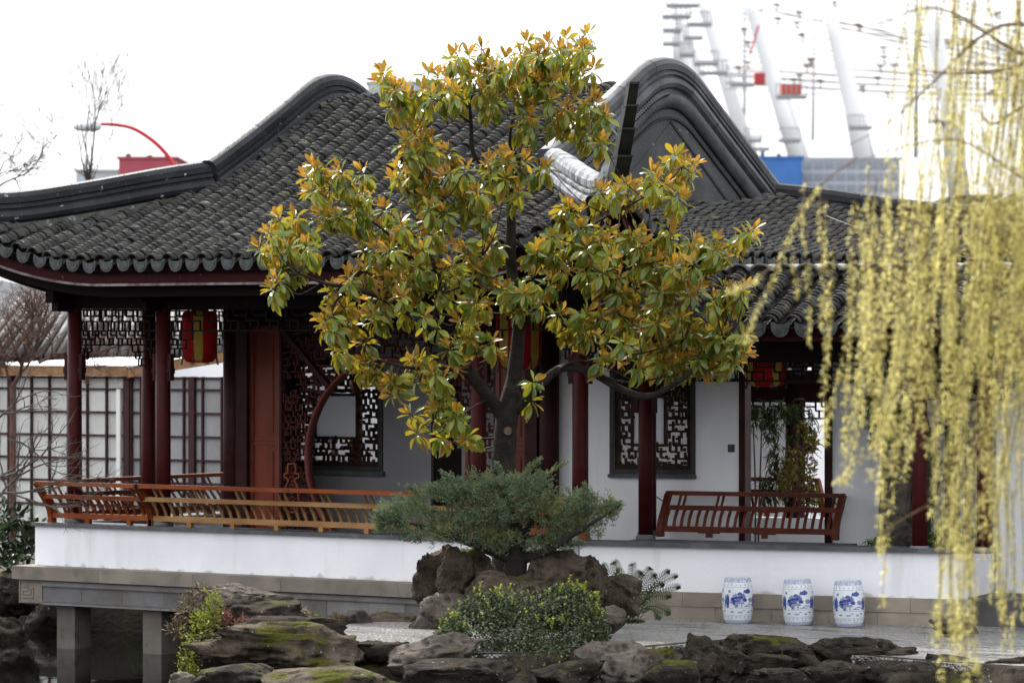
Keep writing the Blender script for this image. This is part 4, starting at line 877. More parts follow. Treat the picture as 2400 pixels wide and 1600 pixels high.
rock(2360, 1580, 34.0, 80, 44, 'dark boulder in the bottom right corner behind the willow', RK4, 40)
rock(2238, 1462, 36.9, 52, 20, 'pale knobbly rock on the gravel beside the willow', RK3, 41, sharp=.5)
rock(14, 1405, 45.5, 70, 52, 'mossy bank rock at the left edge beside the platform', RK4, 42, fine=True)
rock(104, 1480, 46.5, 78, 70, 'grey rock in the water behind the left pier', RK4, 43)
rock(-10, 1500, 45, 90, 70, 'dark mossy rock at the left edge above the water', RK4, 44)
rock(640, 1480, 35.6, 160, 30, 'dark bedrock showing between the slab and the red ground cover', RK4, 46)
# upright scholar's rock by the white wall, with its round base stone
rock(2100, 1140, 39.6, 44, 165, 'tall dark upright stone standing before the white wall on the right', RK3, 48, .7, sharp=.5, yaw=.2, fine=True)
rock(2168, 1130, 39.7, 30, 130, 'second narrower upright stone behind the red column', RK3, 50, .7, sharp=.5, yaw=.2, fine=True)
rock(2098, 1262, 39.4, 40, 50, 'rounded dark stone at the foot of the tall upright stone', RK3, 49, .8, sharp=.2)
# ================================================================== LEAVES AND BRANCHES: helpers
def leafmesh(ln, w, droop, fold, st=5):
    """obovate leaf along +Y, upper face +Z"""
    t = np.linspace(0, 1, st); wd_ = w / 2 * np.sin(np.clip(t, 0, 1) ** .75 * pi) ** .8 + .0008; wd_[-1] = .001
    if st > 5: t = np.array([0, .16, .4, .64, .86, 1.]); wd_ = w / 2 * np.array([.07, .38, .86, 1., .66, .08])
    y = ln * (t - .10 * droop * t * t); z = -ln * droop * t * t * .6
    V = []
    for i in range(st): V += [(-wd_[i], y[i], z[i] + fold * wd_[i]), (0, y[i], z[i]), (wd_[i], y[i], z[i] + fold * wd_[i])]
    F = []
    for i in range(st - 1):
        for j in (0, 1): F.append((i * 3 + j, i * 3 + j + 1, i * 3 + 4 + j, i * 3 + 3 + j))
    return np.array(V, float), F
def frame_of(dirv, up):
    y = nrm(dirv); x = np.cross(y, up); x = nrm(x) if np.linalg.norm(x) > 1e-3 else nrm(np.cross(y, (1, 0, .1))); z = np.cross(x, y); return x, y, z
def add_leaf(mb, BV, BF, p, x, y, z, s=1.): mb.add(p + s * (BV[:, :1] * x + BV[:, 1:2] * y + BV[:, 2:3] * z), BF)
BARK = M('magnolia_bark', (.028, .023, .019), (.014, .012, .010), 9, .9, .9, 45, third=((.045, .046, .030), 5, (.60, .72)))
TWIG = M('dark_twig', (.05, .036, .026), (.03, .022, .017), 12, .85)
# magnolia leaf: glossy green above, rust-felted below
mt, n, b, L = nodes('magnolia_leaf'); MAGL = mt; g = n.nodes.new('ShaderNodeNewGeometry'); oi = n.nodes.new('ShaderNodeObjectInfo')
rnd = math_(n, 'FRACT', math_(n, 'ADD', g.outputs['Random Per Island'], oi.outputs['Random']), 0)
top = mixc(n, rnd, (.045, .095, .013), (.19, .235, .028)); bot = mixc(n, rnd, (.20, .085, .012), (.33, .18, .026))
col = mixc(n, g.outputs['Backfacing'], top, bot); L.new(col, b.inputs['Base Color'])
b.inputs['Roughness'].default_value = .26; rg = n.nodes.new('ShaderNodeMapRange'); rg.inputs[3].default_value = .19; rg.inputs[4].default_value = .6; L.new(g.outputs['Backfacing'], rg.inputs[0]); L.new(rg.outputs[0], b.inputs['Roughness'])
b.inputs['Specular IOR Level'].default_value = .5
tr = n.nodes.new('ShaderNodeBsdfTranslucent'); L.new(mixc(n, rnd, (.20, .27, .02), (.52, .36, .025)), tr.inputs[0]); ms = n.nodes.new('ShaderNodeMixShader'); ms.inputs[0].default_value = .33
L.new(b.outputs[0], ms.inputs[1]); L.new(tr.outputs[0], ms.inputs[2]); L.new(ms.outputs[0], n.nodes['Material Output'].inputs[0])
MAGO = M('rust_magnolia_leaf', (.42, .25, .032), (.31, .15, .019), 14, .4, isl=.4, trans=.36, spec=.3)
# ================================================================== MAGNOLIA
DT = 37.6
MG = thing('magnolia_tree', AT(1183, 1455, DT), 'magnolia with glossy green and rust coloured leaves in front of the pavilion', 'tree')
def limb(pts, k=5):
    """pts: (px,py,depth offset,radius)"""
    P = splines([AT(x, y, DT + o) for x, y, o, r in pts], k); R_ = np.interp(np.linspace(0, len(pts) - 1, len(P)), range(len(pts)), [p[3] for p in pts]); return P, R_
LB = [
 [(1186, 1470, 0, .17), (1182, 1300, 0, .135), (1180, 1130, 0, .125), (1183, 1040, 0, .128), (1190, 960, 0, .12), (1204, 890, .02, .085), (1213, 810, .05, .078), (1216, 745, .05, .07), (1203, 660, .0, .062), (1196, 590, -.05, .06), (1198, 520, -.05, .052), (1190, 450, -.05, .04), (1150, 400, -.1, .033), (1110, 360, -.1, .028), (1104, 290, -.1, .022), (1100, 230, -.1, .014)],
 [(1188, 985, 0, .09), (1125, 905, -.15, .085), (1070, 835, -.3, .075), (1020, 775, -.4, .066), (960, 732, -.5, .055), (890, 695, -.6, .04), (820, 675, -.7, .03), (755, 662, -.8, .02), (700, 640, -.8, .012)],
 [(1205, 965, 0, .07), (1262, 905, -.15, .062), (1318, 862, -.2, .055), (1385, 872, -.25, .05), (1455, 912, -.3, .046), (1520, 928, -.35, .042), (1580, 900, -.4, .034), (1640, 855, -.5, .026), (1700, 800, -.5, .016)],
 [(1214, 790, .05, .055), (1235, 748, .0, .05), (1290, 738, -.2, .042), (1360, 735, -.3, .034), (1450, 700, -.3, .028), (1550, 640, -.3, .02), (1650, 590, -.3, .012)],
 [(1078, 860, -.3, .026), (1020, 864, -.5, .026), (950, 860, -.6, .022), (885, 842, -.7, .012)],
 [(1196, 610, -.05, .035), (1120, 530, -.2, .03), (1040, 470, -.3, .024), (975, 420, -.3, .018), (940, 370, -.3, .012), (960, 320, -.3, .008)],
 [(1016, 768, -.4, .032), (1022, 710, -.5, .028), (1030, 650, -.55, .022), (1000, 590, -.6, .016), (960, 540, -.6, .010)],
 [(1030, 690, -.5, .016), (1100, 660, -.6, .012), (1130, 600, -.6, .008)],
 [(960, 600, -.5, .02), (900, 540, -.5, .016), (830, 490, -.5, .012), (760, 430, -.5, .008)],
 [(1022, 640, -.5, .02), (960, 600, -.5, .02), (900, 590, -.6, .012)],
 [(1196, 560, -.05, .03), (1260, 590, -.2, .024), (1340, 570, -.3, .018), (1400, 520, -.5, .014), (1470, 485, -.7, .012), (1560, 430, -.8, .009), (1600, 390, -.8, .006)],
 [(1194, 460, -.05, .028), (1215, 380, -.1, .024), (1195, 330, -.1, .02), (1215, 250, -.1, .016), (1280, 200, -.1, .011), (1390, 120, -.1, .006)],
 [(1205, 345, -.1, .016), (1290, 320, -.1, .012), (1380, 290, -.1, .008)],
 [(1104, 290, -.1, .014), (1020, 230, -.15, .010), (930, 210, -.2, .006)],
 [(1100, 250, -.1, .012), (1120, 180, -.1, .008)],
 [(1290, 738, -.2, .022), (1380, 800, -.3, .018), (1480, 830, -.4, .012), (1600, 800, -.4, .008)],
 [(1420, 715, -.3, .018), (1500, 600, -.4, .012), (1560, 560, -.4, .008)],
 [(820, 675, -.7, .016), (780, 720, -.8, .012), (800, 780, -.8, .008)], [(755, 662, -.8, .012), (700, 690, -.8, .010), (672, 665, -.8, .006)],
 [(1150, 930, -.1, .014), (1100, 960, -.4, .011), (1050, 1000, -.5, .008)], [(1290, 880, -.2, .016), (1350, 845, -.3, .014), (1420, 860, -.4, .01), (1480, 890, -.45, .006)],
 [(1385, 872, -.25, .02), (1470, 895, -.4, .015), (1580, 880, -.5, .008)],
]
SK = []
for i, l in enumerate(LB):
    P, R_ = limb(l); R_ = R_ * (.9 if i == 0 else .8); m_ = MB()
    if i == 0:
        m_.tube(P, R_ * (1 + .10 * (vnoise(P * 6, 4) - .5)), 14)
    else: m_.tube(P, R_, 8)
    put('trunk' if i == 0 else 'branch', m_, BARK, MG, True)
    for p, r in zip(P[(8 if i == 0 else 2):], R_[(8 if i == 0 else 2):]): SK.append(np.array([*p, r]))
SK = np.array(SK)
p = AT(1190, 1010, DT - .13); mb = MB(); q = np.array([-Fv[0], -Fv[1], 0]); mb.tube([p - q * .03, p + q * .03], [.045, .036], 12); put('branch_scar', mb, M('pale_scar', (.13, .10, .07), (.08, .06, .045), 30, .9), MG)
BL = [(905,185,45,22,4),(935,240,55,40,6),(1030,200,55,35,6),(1110,150,65,40,8),(1120,220,65,45,7),(1220,128,55,38,7),(1215,200,65,55,8),(1310,120,55,38,7),(1300,190,55,45,6),(1388,100,34,28,4),(1372,150,26,22,2),(1215,290,50,35,4),(1330,262,60,34,6),(1400,255,34,42,5),(1400,312,26,18,2),
(960,318,52,36,6),(1000,362,52,42,6),(945,400,52,45,5),(1060,420,52,45,6),(1000,460,60,45,6),(1150,370,44,36,5),(1180,425,44,50,5),(1260,382,34,26,3),(1120,480,52,45,6),
(760,402,52,26,5),(730,440,42,34,4),(800,470,52,36,5),(850,430,42,34,3),(870,500,42,34,3),(770,498,40,32,3),
(650,540,42,34,5),(692,520,34,24,3),(642,592,42,42,4),(692,612,50,34,5),(662,660,32,24,3),(604,565,14,12,1),(722,570,34,26,3),
(880,560,52,36,5),(960,540,60,45,7),(1000,600,62,45,6),(930,632,62,42,6),(1060,620,55,52,6),(1120,580,52,45,5),(850,640,42,24,3),
(800,700,44,34,4),(770,760,42,42,5),(850,742,52,50,6),(905,720,40,40,3),(842,812,30,20,1),(780,815,24,16,2),
(1100,760,32,50,5),(1108,700,36,30,3),(870,858,44,20,4),(960,850,52,20,4),(930,900,42,24,3),(1040,872,40,30,3),(905,932,20,14,1),(1030,920,30,22,2),
(990,962,38,20,3),(1060,972,50,32,5),(1050,1020,42,32,4),(985,1000,22,14,1),
(1200,668,52,26,5),(1250,692,52,32,5),(1300,640,52,26,4),(1290,580,52,34,5),(1340,560,52,42,6),(1390,540,52,42,6),(1350,510,32,32,3),
(1480,580,60,42,8),(1530,560,50,34,5),(1552,540,24,24,2),(1400,650,52,34,5),(1460,660,52,42,6),(1540,650,52,42,7),(1600,612,42,34,5),(1650,590,52,34,6),(1720,560,42,24,4),(1765,548,14,14,2),(1620,670,52,34,6),(1690,700,52,34,6),(1745,690,30,24,3),(1340,740,50,34,5),(1420,750,60,42,7),(1500,740,60,42,7),(1590,750,52,42,7),(1660,780,52,42,6),(1725,805,40,32,5),(1480,830,50,32,5),(1560,832,52,40,6),(1640,850,50,32,5),(1708,862,32,22,3),(1430,832,20,22,1),(1758,830,14,10,1),
(1440,442,40,20,3),(1500,432,50,32,5),(1560,402,42,32,4),(1600,372,32,22,3),(1400,462,32,22,2),(1330,480,22,22,2),(1590,450,30,36,3),(1618,412,12,10,1),(1250,898,24,10,1),(1262,930,12,12,1),(1060,790,40,30,3),(985,760,40,30,3),(1160,800,26,26,2),(920,690,40,24,3),(1010,690,40,30,3)]
random.seed(21); rs = np.random.RandomState(5)
LM = [leafmesh(.158, .060, dr, .42, 6) for dr in (-.12, .15, .45, .75)]
leaves = []; tw = MB(); tn = 0
crown_c = AT(1200, 560, DT - .4)
for cx, cy, rx, ry, nn in BL:
    for _ in range(int(round(nn * 1.12))):
        a = random.random() * 2 * pi; q = sqrt(random.random()); px, py = cx + rx * q * cos(a), cy + ry * q * sin(a)
        p = AT(px, py, DT - .45 + random.gauss(0, .34))
        dd = np.linalg.norm(SK[:, :3] - p, axis=1) + .35 * np.maximum(0, SK[:, 2] - p[2]); i = int(np.argmin(dd)); s = SK[i, :3]
        out = nrm(p - crown_c); ax = nrm(.55 * out + np.array([0, 0, .75]) + rs.normal(0, .28, 3) + .3 * nrm(p - s))
        mid = (s + p) / 2 + np.array([0, 0, -.12]) * np.linalg.norm(p - s) + rs.normal(0, .02, 3)
        tw.tube(splines([s, mid, p], 3), np.linspace(max(.006, min(.012, SK[i, 3] * .7)), .004, 7), 5, False)
        x0, y0, z0 = frame_of(ax, np.array([random.random(), random.random(), .2]))
        k = random.randint(14, 20); ph = random.random() * 6
        for j in range(k):
            f = j / (k - 1); ang = ph + j * 2.4; radial = x0 * cos(ang) + z0 * sin(ang)
            el = 1.2 - 2.35 * f + random.gauss(0, .2)       # young leaves upright, old ones spread and droop
            d = nrm(y0 * sin(el) + radial * cos(el)); up = nrm(y0 * cos(el) - radial * sin(el))
            if f > .35: d = nrm(d + np.array([0, 0, -.55 * f]))
            x, y, z = frame_of(d, up)
            if z @ up < 0: x, z = -x, -z
            r = random.gauss(0, .3); x, z = x * cos(r) + z * sin(r), z * cos(r) - x * sin(r)
            base = p - y0 * (.10 * f) + radial * .012; sc = (.68 + .45 * f) * random.uniform(.8, 1.15)
            leaves.append((base, x, y, z, sc, 0 if f < (.24 if py < 470 else .14 if py < 640 else .07) else min(3, int(f * 3.4 + random.random() * .7))))
put('twigs', tw, TWIG, MG, True, 'stuff')
cam3 = np.array([CAM[0], CAM[1], ZC]); leaves.sort(key=lambda l: np.linalg.norm(l[0] - cam3) - 1.2 * l[4])
lm = [mesh('leaf', V, F, MAGO if i == 0 else MAGL, True) for i, (V, F) in enumerate(LM)]
for (p, x, y, z, s, t) in leaves[:295]: inst('leaf', lm[t], MG, m4(x * s, y * s, z * s, p))
mb, mo = MB(), MB()
for (p, x, y, z, s, t) in leaves[295:]: add_leaf(mo if t == 0 else mb, *LM[t], p, x, y, z, s)
put('crown', mb, MAGL, MG, True, 'stuff'); put('rust_young_leaves', mo, MAGO, MG, True, 'stuff')
# ================================================================== JUNIPER ON THE ROCK MOUND
JN = thing('juniper', AT(1208, 1335, 36.4), 'blue green juniper spreading low over the rock mound', 'shrub')
JD = 36.3
for i, l in enumerate(([(1206, 1350, 0, .12), (1210, 1290, 0, .10), (1200, 1220, 0, .07), (1170, 1160, 0, .03)], [(1205, 1310, 0, .06), (1140, 1285, -.1, .05), (1060, 1255, -.2, .035), (960, 1225, -.2, .015)], [(1212, 1310, 0, .06), (1270, 1295, -.1, .05), (1330, 1260, -.2, .03), (1420, 1205, -.2, .012)], [(1215, 1270, 0, .05), (1250, 1210, 0, .03), (1270, 1140, 0, .012)])):
    P = splines([AT(x, y, JD + o) for x, y, o, r in l], 5); put('trunk' if i == 0 else 'branch', MB().tube(P, np.interp(np.linspace(0, len(l) - 1, len(P)), range(len(l)), [q[3] for q in l]), 8), BARK, JN, True)
JB = [(960,1200,62,36,1.),(918,1232,34,24,.6),(1040,1165,62,36,1.),(1065,1225,62,38,1.),(1130,1150,66,42,1.1),(1150,1210,66,44,1.1),(1230,1145,66,42,1.1),(1270,1205,70,46,1.1),(1330,1185,56,36,.9),(1340,1240,56,38,.9),(1400,1205,42,28,.7),(1432,1192,16,18,.3),(1000,1255,50,22,.6),(1180,1262,40,20,.5),(1300,1272,40,18,.5),(905,1215,24,18,.4),(1372,1170,18,22,.3),(1200,1180,60,50,.9),(1100,1250,46,18,.4),(1160,1285,30,14,.25),(1250,1285,40,16,.3),(1140,1275,20,12,.15),(1330,1275,30,14,.25),(1085,1265,40,14,.3)]
mt, n, b, L = nodes('juniper_scale'); b.inputs['Roughness'].default_value = .75; g = n.nodes.new('ShaderNodeNewGeometry')
c = mixc(n, g.outputs['Random Per Island'], (.052, .092, .060), (.25, .31, .17)); c = mixc(n, ramp(n, noise(n, 3.5, 3), .52, .68), c, (.22, .23, .09)); L.new(c, b.inputs['Base Color']); JM = mt
tr = n.nodes.new('ShaderNodeBsdfTranslucent'); L.new(c, tr.inputs[0]); ms = n.nodes.new('ShaderNodeMixShader'); ms.inputs[0].default_value = .35; L.new(b.outputs[0], ms.inputs[1]); L.new(tr.outputs[0], ms.inputs[2]); L.new(ms.outputs[0], n.nodes['Material Output'].inputs[0]); b.inputs['Specular IOR Level'].default_value = .2
rs = np.random.RandomState(9)
def spray_mesh(seed):
    """small feathery spray along +Y: a stem with scale-leaf cones"""
    rs = np.random.RandomState(seed); V = []; F = []; k = 7
    for i in range(k):
        f = i / k; s = np.array([0, f, 0]); q = nrm(np.array([(1 if i % 2 else -1) * .6, .8, rs.normal(0, .5)])); l2 = .40 * (1 - .4 * f); w = .052
        sd = nrm(np.cross(q, (0, 0, 1))) * w; sz = nrm(np.cross(sd, q)) * w; o = len(V)
        V += [s - sd, s + sd, s + q * l2 * .6 + sd * .9, s + q * l2 * .6 - sd * .9, s + q * l2, s - sz, s + sz, s + q * l2 * .6 + sz * .9, s + q * l2 * .6 - sz * .9]
        F += [(o, o + 1, o + 2, o + 3), (o + 3, o + 2, o + 4), (o + 5, o + 6, o + 7, o + 8), (o + 8, o + 7, o + 4)]
    return np.array(V), F
SPR = [spray_mesh(k) for k in range(10)]
def spray(mb, p, d, ln, k): x, y, z = frame_of(d, rs.normal(size=3)); add_leaf(mb, *SPR[rs.randint(10)], p, x, y, z, ln)
mb = MB()
for cx, cy, rx, ry, w in JB:
    c = AT(cx, cy, JD - .1 + rs.normal(0, .06)); rr_ = np.array([rx, rx * .8, ry]) / (FPX / JD)
    for _ in range(int(66 * w)):          # dense little tufts with gaps between them
        dv = nrm(rs.normal(size=3)); dv[2] = abs(dv[2]) * .9 - .25 if rs.rand() < .8 else dv[2]; dv = nrm(dv); q = c + dv * rr_ * rs.uniform(.45, 1.08) * (.66 + .75 * vnoise((c + dv * .3)[None] * 4.6, 3)[0]); o = nrm(dv * np.array([1, 1, .6]) + np.array([rs.normal(0, .3), rs.normal(0, .3), .4])); tr_ = rs.uniform(.03, .055)
        for _ in range(14): spray(mb, q + rs.normal(0, tr_ * .55, 3), nrm(o + rs.normal(0, .55, 3)), rs.uniform(.03, .06), 4)
for (x0, y0, x1, y1) in ((1255,1130,1318,1088),(1090,1140,1040,1108),(1230,1110,1262,1080),(1000,1170,960,1142),(1420,1195,1448,1182),(1380,1170,1372,1140),(910,1215,885,1200),(1180,1120,1165,1092)):
    for t in np.linspace(0, 1, 16):
        p = AT(x0 + (x1 - x0) * t, y0 + (y1 - y0) * t - 10 * t * (1 - t), JD - .15 + rs.normal(0, .02)); q = AT(x1, y1, JD - .15) - AT(x0, y0, JD - .15)
        for _ in range(3): spray(mb, p + rs.normal(0, .02 * (1.2 - t), 3), nrm(nrm(q) + rs.normal(0, .3, 3)), .06, 3)
put('foliage', mb, JM, JN, False, 'stuff')
# ================================================================== CLIPPED SMALL-LEAVED BUSH IN FRONT
BX = thing('boxwood_bush', AT(1225, 1560, 35.2), 'small leaved dark green bush with lime tips before the rock mound', 'shrub')
small = leafmesh(.032, .018, .3, .3, 3)
mt, n, b, L = nodes('box_leaf'); b.inputs['Roughness'].default_value = .35; g = n.nodes.new('ShaderNodeNewGeometry'); L.new(mixc(n, g.outputs['Random Per Island'], (.026, .044, .018), (.12, .145, .075)), b.inputs['Base Color']); b.inputs['Specular IOR Level'].default_value = .3; BXM = mt
LIME = M('lime_leaf', (.36, .40, .05), (.25, .30, .04), 12, .45, isl=.3, trans=.35)
mb, ml = MB(), MB(); rs = np.random.RandomState(4); CB = []
for (cx, cy, rx, ry) in ((1110,1485,88,78),(1200,1465,90,85),(1290,1475,90,88),(1350,1460,76,80),(1240,1530,140,55),(1062,1500,46,50),(1395,1485,34,50),(1150,1430,64,42),(1330,1412,54,42)): CB.append((AT(cx, cy, 35.2 + rs.normal(0, .08)), np.array([rx, rx * .8, ry]) / (FPX / 35.2)))
for c, r_ in CB:
    for _ in range(2000):
        dv = nrm(rs.normal(size=3)); k = rs.uniform(.35, 1.0) ** .6 * 1.04 * (1 + .25 * (vnoise((c * 2 + dv * 2.2)[None], 8)[0] - .5)); p = c + dv * r_ * k
        x, y, z = frame_of(nrm(dv + rs.normal(0, .6, 3)), dv + rs.normal(0, .5, 3)); add_leaf(mb, *small, p, x, y, z, rs.uniform(.7, 1.25))
for _ in range(150):
    t = rs.rand(); px = 1050 + 340 * t; c, r_ = CB[(0, 1, 2, 3, 7, 8, 3, 5, 6)[rs.randint(9)]]; dv = nrm(np.array([rs.normal(0, .8), rs.normal(0, .8), abs(rs.normal(.8, .5))])); p0 = c + dv * r_ * 1.0; hgt = rs.uniform(.02, .07) * (2.1 if rs.rand() < .2 and dv[2] > .7 else 1); d = nrm(np.array([rs.normal(0, .2), rs.normal(0, .2), 1]))
    for q in np.arange(0, hgt, .012):
        for s in range(2): a = rs.rand() * 6; x, y, z = frame_of(nrm(np.array([cos(a), sin(a), .8])), np.array([0, 0, 1.])); add_leaf(ml, *small, p0 + d * q, x, y, z, rs.uniform(.75, 1.15))
put('foliage', mb, BXM, BX, False, 'stuff'); put('lime_shoots', ml, LIME, BX, False, 'stuff')
mb = MB()
for k in range(10): mb.tube([AT(1225 + rs.normal(0, 30), 1590, 35.2), AT(1225 + rs.normal(0, 90), 1480, 35.2 + rs.normal(0, .15))], [.014, .005], 5)
put('stem', mb, TWIG, BX)
# ================================================================== SWORD FERN
FN = thing('fern', AT(1480, 1450, 37.6), 'dark green sword fern beside the rock mound and the white wall', 'fern')
FM = M('fern_green', (.018, .042, .012), (.04, .068, .018), 8, .7, isl=.3, trans=.15)
rs = np.random.RandomState(2)
for (x1, y1) in ((1420,1330),(1450,1340),(1442,1322),(1482,1325),(1500,1345),(1520,1335),(1560,1342),(1575,1352),(1545,1370),(1560,1395),(1460,1360),(1530,1350),(1400,1350),(1580,1375),(1560,1430),(1430,1420),(1540,1440)):
    d0, d1 = 37.6, 37.6 + rs.uniform(-.35, .3); a = AT(1482 + rs.normal(0, 10), 1448, d0); c = AT(x1, y1, d1); P = splines([a, (a + c) / 2 + np.array([0, 0, .08]), c, c + (c - a) * .15 + np.array([0, 0, -.06])], 9); mb = MB(); tilt = rs.normal(0, .35, 3); mb.tube(P, np.linspace(.005, .0015, len(P)), 4)
    for i in range(4, len(P) - 1):
        for h in (.0,):
            p = P[i] * (1 - h) + P[i + 1] * h; t = nrm(P[min(i + 1, len(P) - 1)] - P[i - 1]); sd = nrm(np.cross(t, np.array([*Fv, .5]) + tilt)); f = (i + h) / len(P); l2 = .058 * sin(min(1, f * 1.15) * pi) ** .6 + .012
            for s in (-1, 1): q = nrm(sd * s + t * .45); w = t * .005; mb.add([p - w, p + w, p + q * l2 * .7 + w * .8, p + q * l2, p + q * l2 * .7 - w * .8], [(0, 1, 2, 3, 4)])
    put('frond', mb, FM, FN)
# ================================================================== GROUND COVER AT THE LEFT BANK
def tuft(name, label, blobs, lf, mat, n_, d, up=.4, stems=True, cat='shrub', sc=(.7, 1.3), seed=1, twig=TWIG):
    rs = np.random.RandomState(seed); T = thing(name, AT(blobs[0][0], blobs[0][1] + blobs[0][3], d), label, cat); mb = MB(); ms_ = MB()
    for cx, cy, rx, ry in blobs:
        c = AT(cx, cy, d); r_ = np.array([rx, rx * .7, ry]) / (FPX / d)
        for _ in range(n_):
            dv = nrm(rs.normal(size=3)); p = c + dv * r_ * rs.uniform(.25, 1.05); x, y, z = frame_of(nrm(dv * .7 + rs.normal(0, .5, 3) + np.array([0, 0, up])), dv + rs.normal(0, .6, 3)); add_leaf(mb, *lf, p, x, y, z, rs.uniform(*sc))
        if stems:
            for _ in range(12): q = c + nrm(rs.normal(size=3)) * r_ * .8; s0 = c - np.array([0, 0, r_[2] * 1.1]) + rs.normal(0, .05, 3); ms_.tube(splines([s0, (s0 + q) / 2 + rs.normal(0, .02, 3), q], 3), .0035, 4, False)
    put('foliage', mb, mat, T, False, 'stuff')
    if stems: put('stem', ms_, twig, T, False, 'stuff')
lf2 = leafmesh(.036, .015, .2, .2, 3); thin = leafmesh(.06, .010, .3, .1, 3)
tuft('azalea_bush', 'lime green leafed bush hanging over the water at the left bank', [(465, 1490, 45, 45), (450, 1545, 40, 45), (480, 1450, 40, 30), (440, 1585, 40, 30), (500, 1420, 30, 40), (470, 1590, 40, 25)], lf2, M('lime_bush_leaf', (.22, .24, .03), (.12, .15, .02), 9, .5, isl=.35, trans=.3), 260, 35.2, seed=3)
tuft('twiggy_bush', 'brown bare twiggy bush above the lime bush at the bank', [(440, 1430, 40, 45), (470, 1400, 35, 30), (415, 1470, 28, 25)], thin, M('dry_leaf', (.16, .115, .05), (.10, .07, .04), 9, .7, isl=.4), 170, 36.6, seed=5)
tuft('heather_mat', 'reddish heather cushion between the stones on the left bank', [(560, 1458, 60, 16), (500, 1462, 40, 14), (620, 1462, 40, 12), (520, 1440, 30, 16)], thin, M('red_heather', (.20, .085, .06), (.12, .05, .035), 14, .8, isl=.4), 300, 35.6, up=.9, stems=False, sc=(.4, .8), seed=6)
tuft('dry_grass', 'tuft of dry brown stems right of the flat topped stone', [(660, 1430, 35, 22), (690, 1425, 25, 16)], thin, M('dry_stem', (.22, .16, .10), (.13, .09, .06), 9, .8, isl=.4), 140, 36.9, up=1.2, sc=(.7, 1.3), seed=7)
tuft('red_tuft', 'small red tipped tuft on the gravel below the platform', [(790, 1455, 26, 12)], thin, M('red_dry', (.2, .1, .05), (.13, .1, .04), 9, .8, isl=.4), 130, 38.6, up=1.2, seed=8)
tuft('moss_cushion', 'flat green moss cushion on the gravel at the foot of the fern', [(1480, 1456, 40, 5)], leafmesh(.02, .008, .2, .1, 3), M('moss_green', (.06, .07, .012), (.035, .042, .01), 9, .9, isl=.3), 500, 37.1, up=1., stems=False, cat='moss', seed=10)
big = leafmesh(.16, .05, .6, .2, 4)
tuft('rhododendron', 'dark evergreen shrub at the left edge below the shed', [(20, 1215, 50, 40), (-10, 1260, 60, 45), (60, 1270, 45, 40), (30, 1310, 60, 30), (85, 1245, 30, 22)], big, M('dark_evergreen_leaf', (.018, .035, .014), (.035, .055, .02), 6, .4, isl=.3), 70, 46.5, seed=11)
# ================================================================== BAMBOO AND PLANTS IN THE COURTYARD
BAMB = M('bamboo_leaf', (.045, .085, .022), (.09, .13, .035), 8, .5, isl=.35, trans=.25); CULM = M('bamboo_culm', (.03, .045, .022), (.05, .06, .03), 8, .5)
bl = leafmesh(.13, .017, .5, .15, 4)
def bamboo(culms, blobs, d, label, n_, seed, mat=BAMB):
    rs = np.random.RandomState(seed); T = thing('bamboo', AT(culms[0][0], 1330, d), label, 'bamboo')
    for (x0, y0, x1, y1) in culms: P = splines([AT(x0, y0, d), AT((x0 + x1) / 2 + rs.normal(0, 2), (y0 + y1) / 2, d), AT(x1, y1, d)], 6); put('culm', MB().tube(P, np.linspace(.014, .008, len(P)), 6), CULM, T, True)
    mb = MB()
    for cx, cy, rx, ry in blobs:
        c = AT(cx, cy, d); r_ = np.array([rx, rx, ry]) / (FPX / d)
        for _ in range(n_):
            p = c + rs.normal(0, .5, 3) * r_; d0 = nrm(np.array([rs.normal(0, 1), rs.normal(0, 1), rs.normal(-.5, .4)]))
            for k in range(3): x, y, z = frame_of(nrm(d0 + rs.normal(0, .4, 3)), np.array([0, 0, 1.]) + rs.normal(0, .3, 3)); add_leaf(mb, *bl, p, x, y, z, rs.uniform(.6, 1.15))
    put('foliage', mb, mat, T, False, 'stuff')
bamboo([(1770, 1330, 1764, 960), (1776, 1330, 1788, 940)], [(1805, 990, 24, 40), (1815, 1080, 18, 60), (1800, 1150, 20, 40), (1880, 1000, 40, 40), (1770, 970, 24, 30), (1840, 960, 40, 25)], 44.2, 'slender bamboo behind the left side of the garden doorway', 90, 1, M('shaded_bamboo_leaf', (.03, .055, .016), (.06, .08, .022), 8, .5, isl=.35))  # darker copy of the bamboo leaf, with shade put into its colour
bamboo([(2215, 1330, 2222, 900), (2262, 1330, 2266, 880), (2240, 1330, 2236, 980)], [(2050, 970, 44, 40), (2085, 1010, 40, 30), (2040, 930, 30, 24), (2110, 960, 40, 30), (2230, 1100, 40, 60), (2250, 1000, 40, 60)], 39.3, 'leafy bamboo beside the tall upright stone at the white wall', 60, 2)
bamboo([(2200, 1330, 2205, 1180)], [(2210, 1240, 50, 40), (2260, 1250, 44, 34), (2180, 1260, 34, 26), (2060, 1270, 22, 14)], 38.9, 'low dense bamboo at the foot of the white wall behind the willow', 75, 3)
tuft('camellia_bush', 'sunlit bush with small reddish green leaves seen through the doorway', [(1890, 1100, 26, 60), (1900, 1040, 18, 24), (1850, 1100, 18, 50), (1900, 1160, 24, 40), (1835, 1140, 16, 40), (1880, 1010, 10, 16)], leafmesh(.05, .026, .3, .25, 3), M('camellia_leaf', (.17, .20, .04), (.25, .15, .05), 14, .35, isl=.45, trans=.3), 300, 44.0, seed=12)
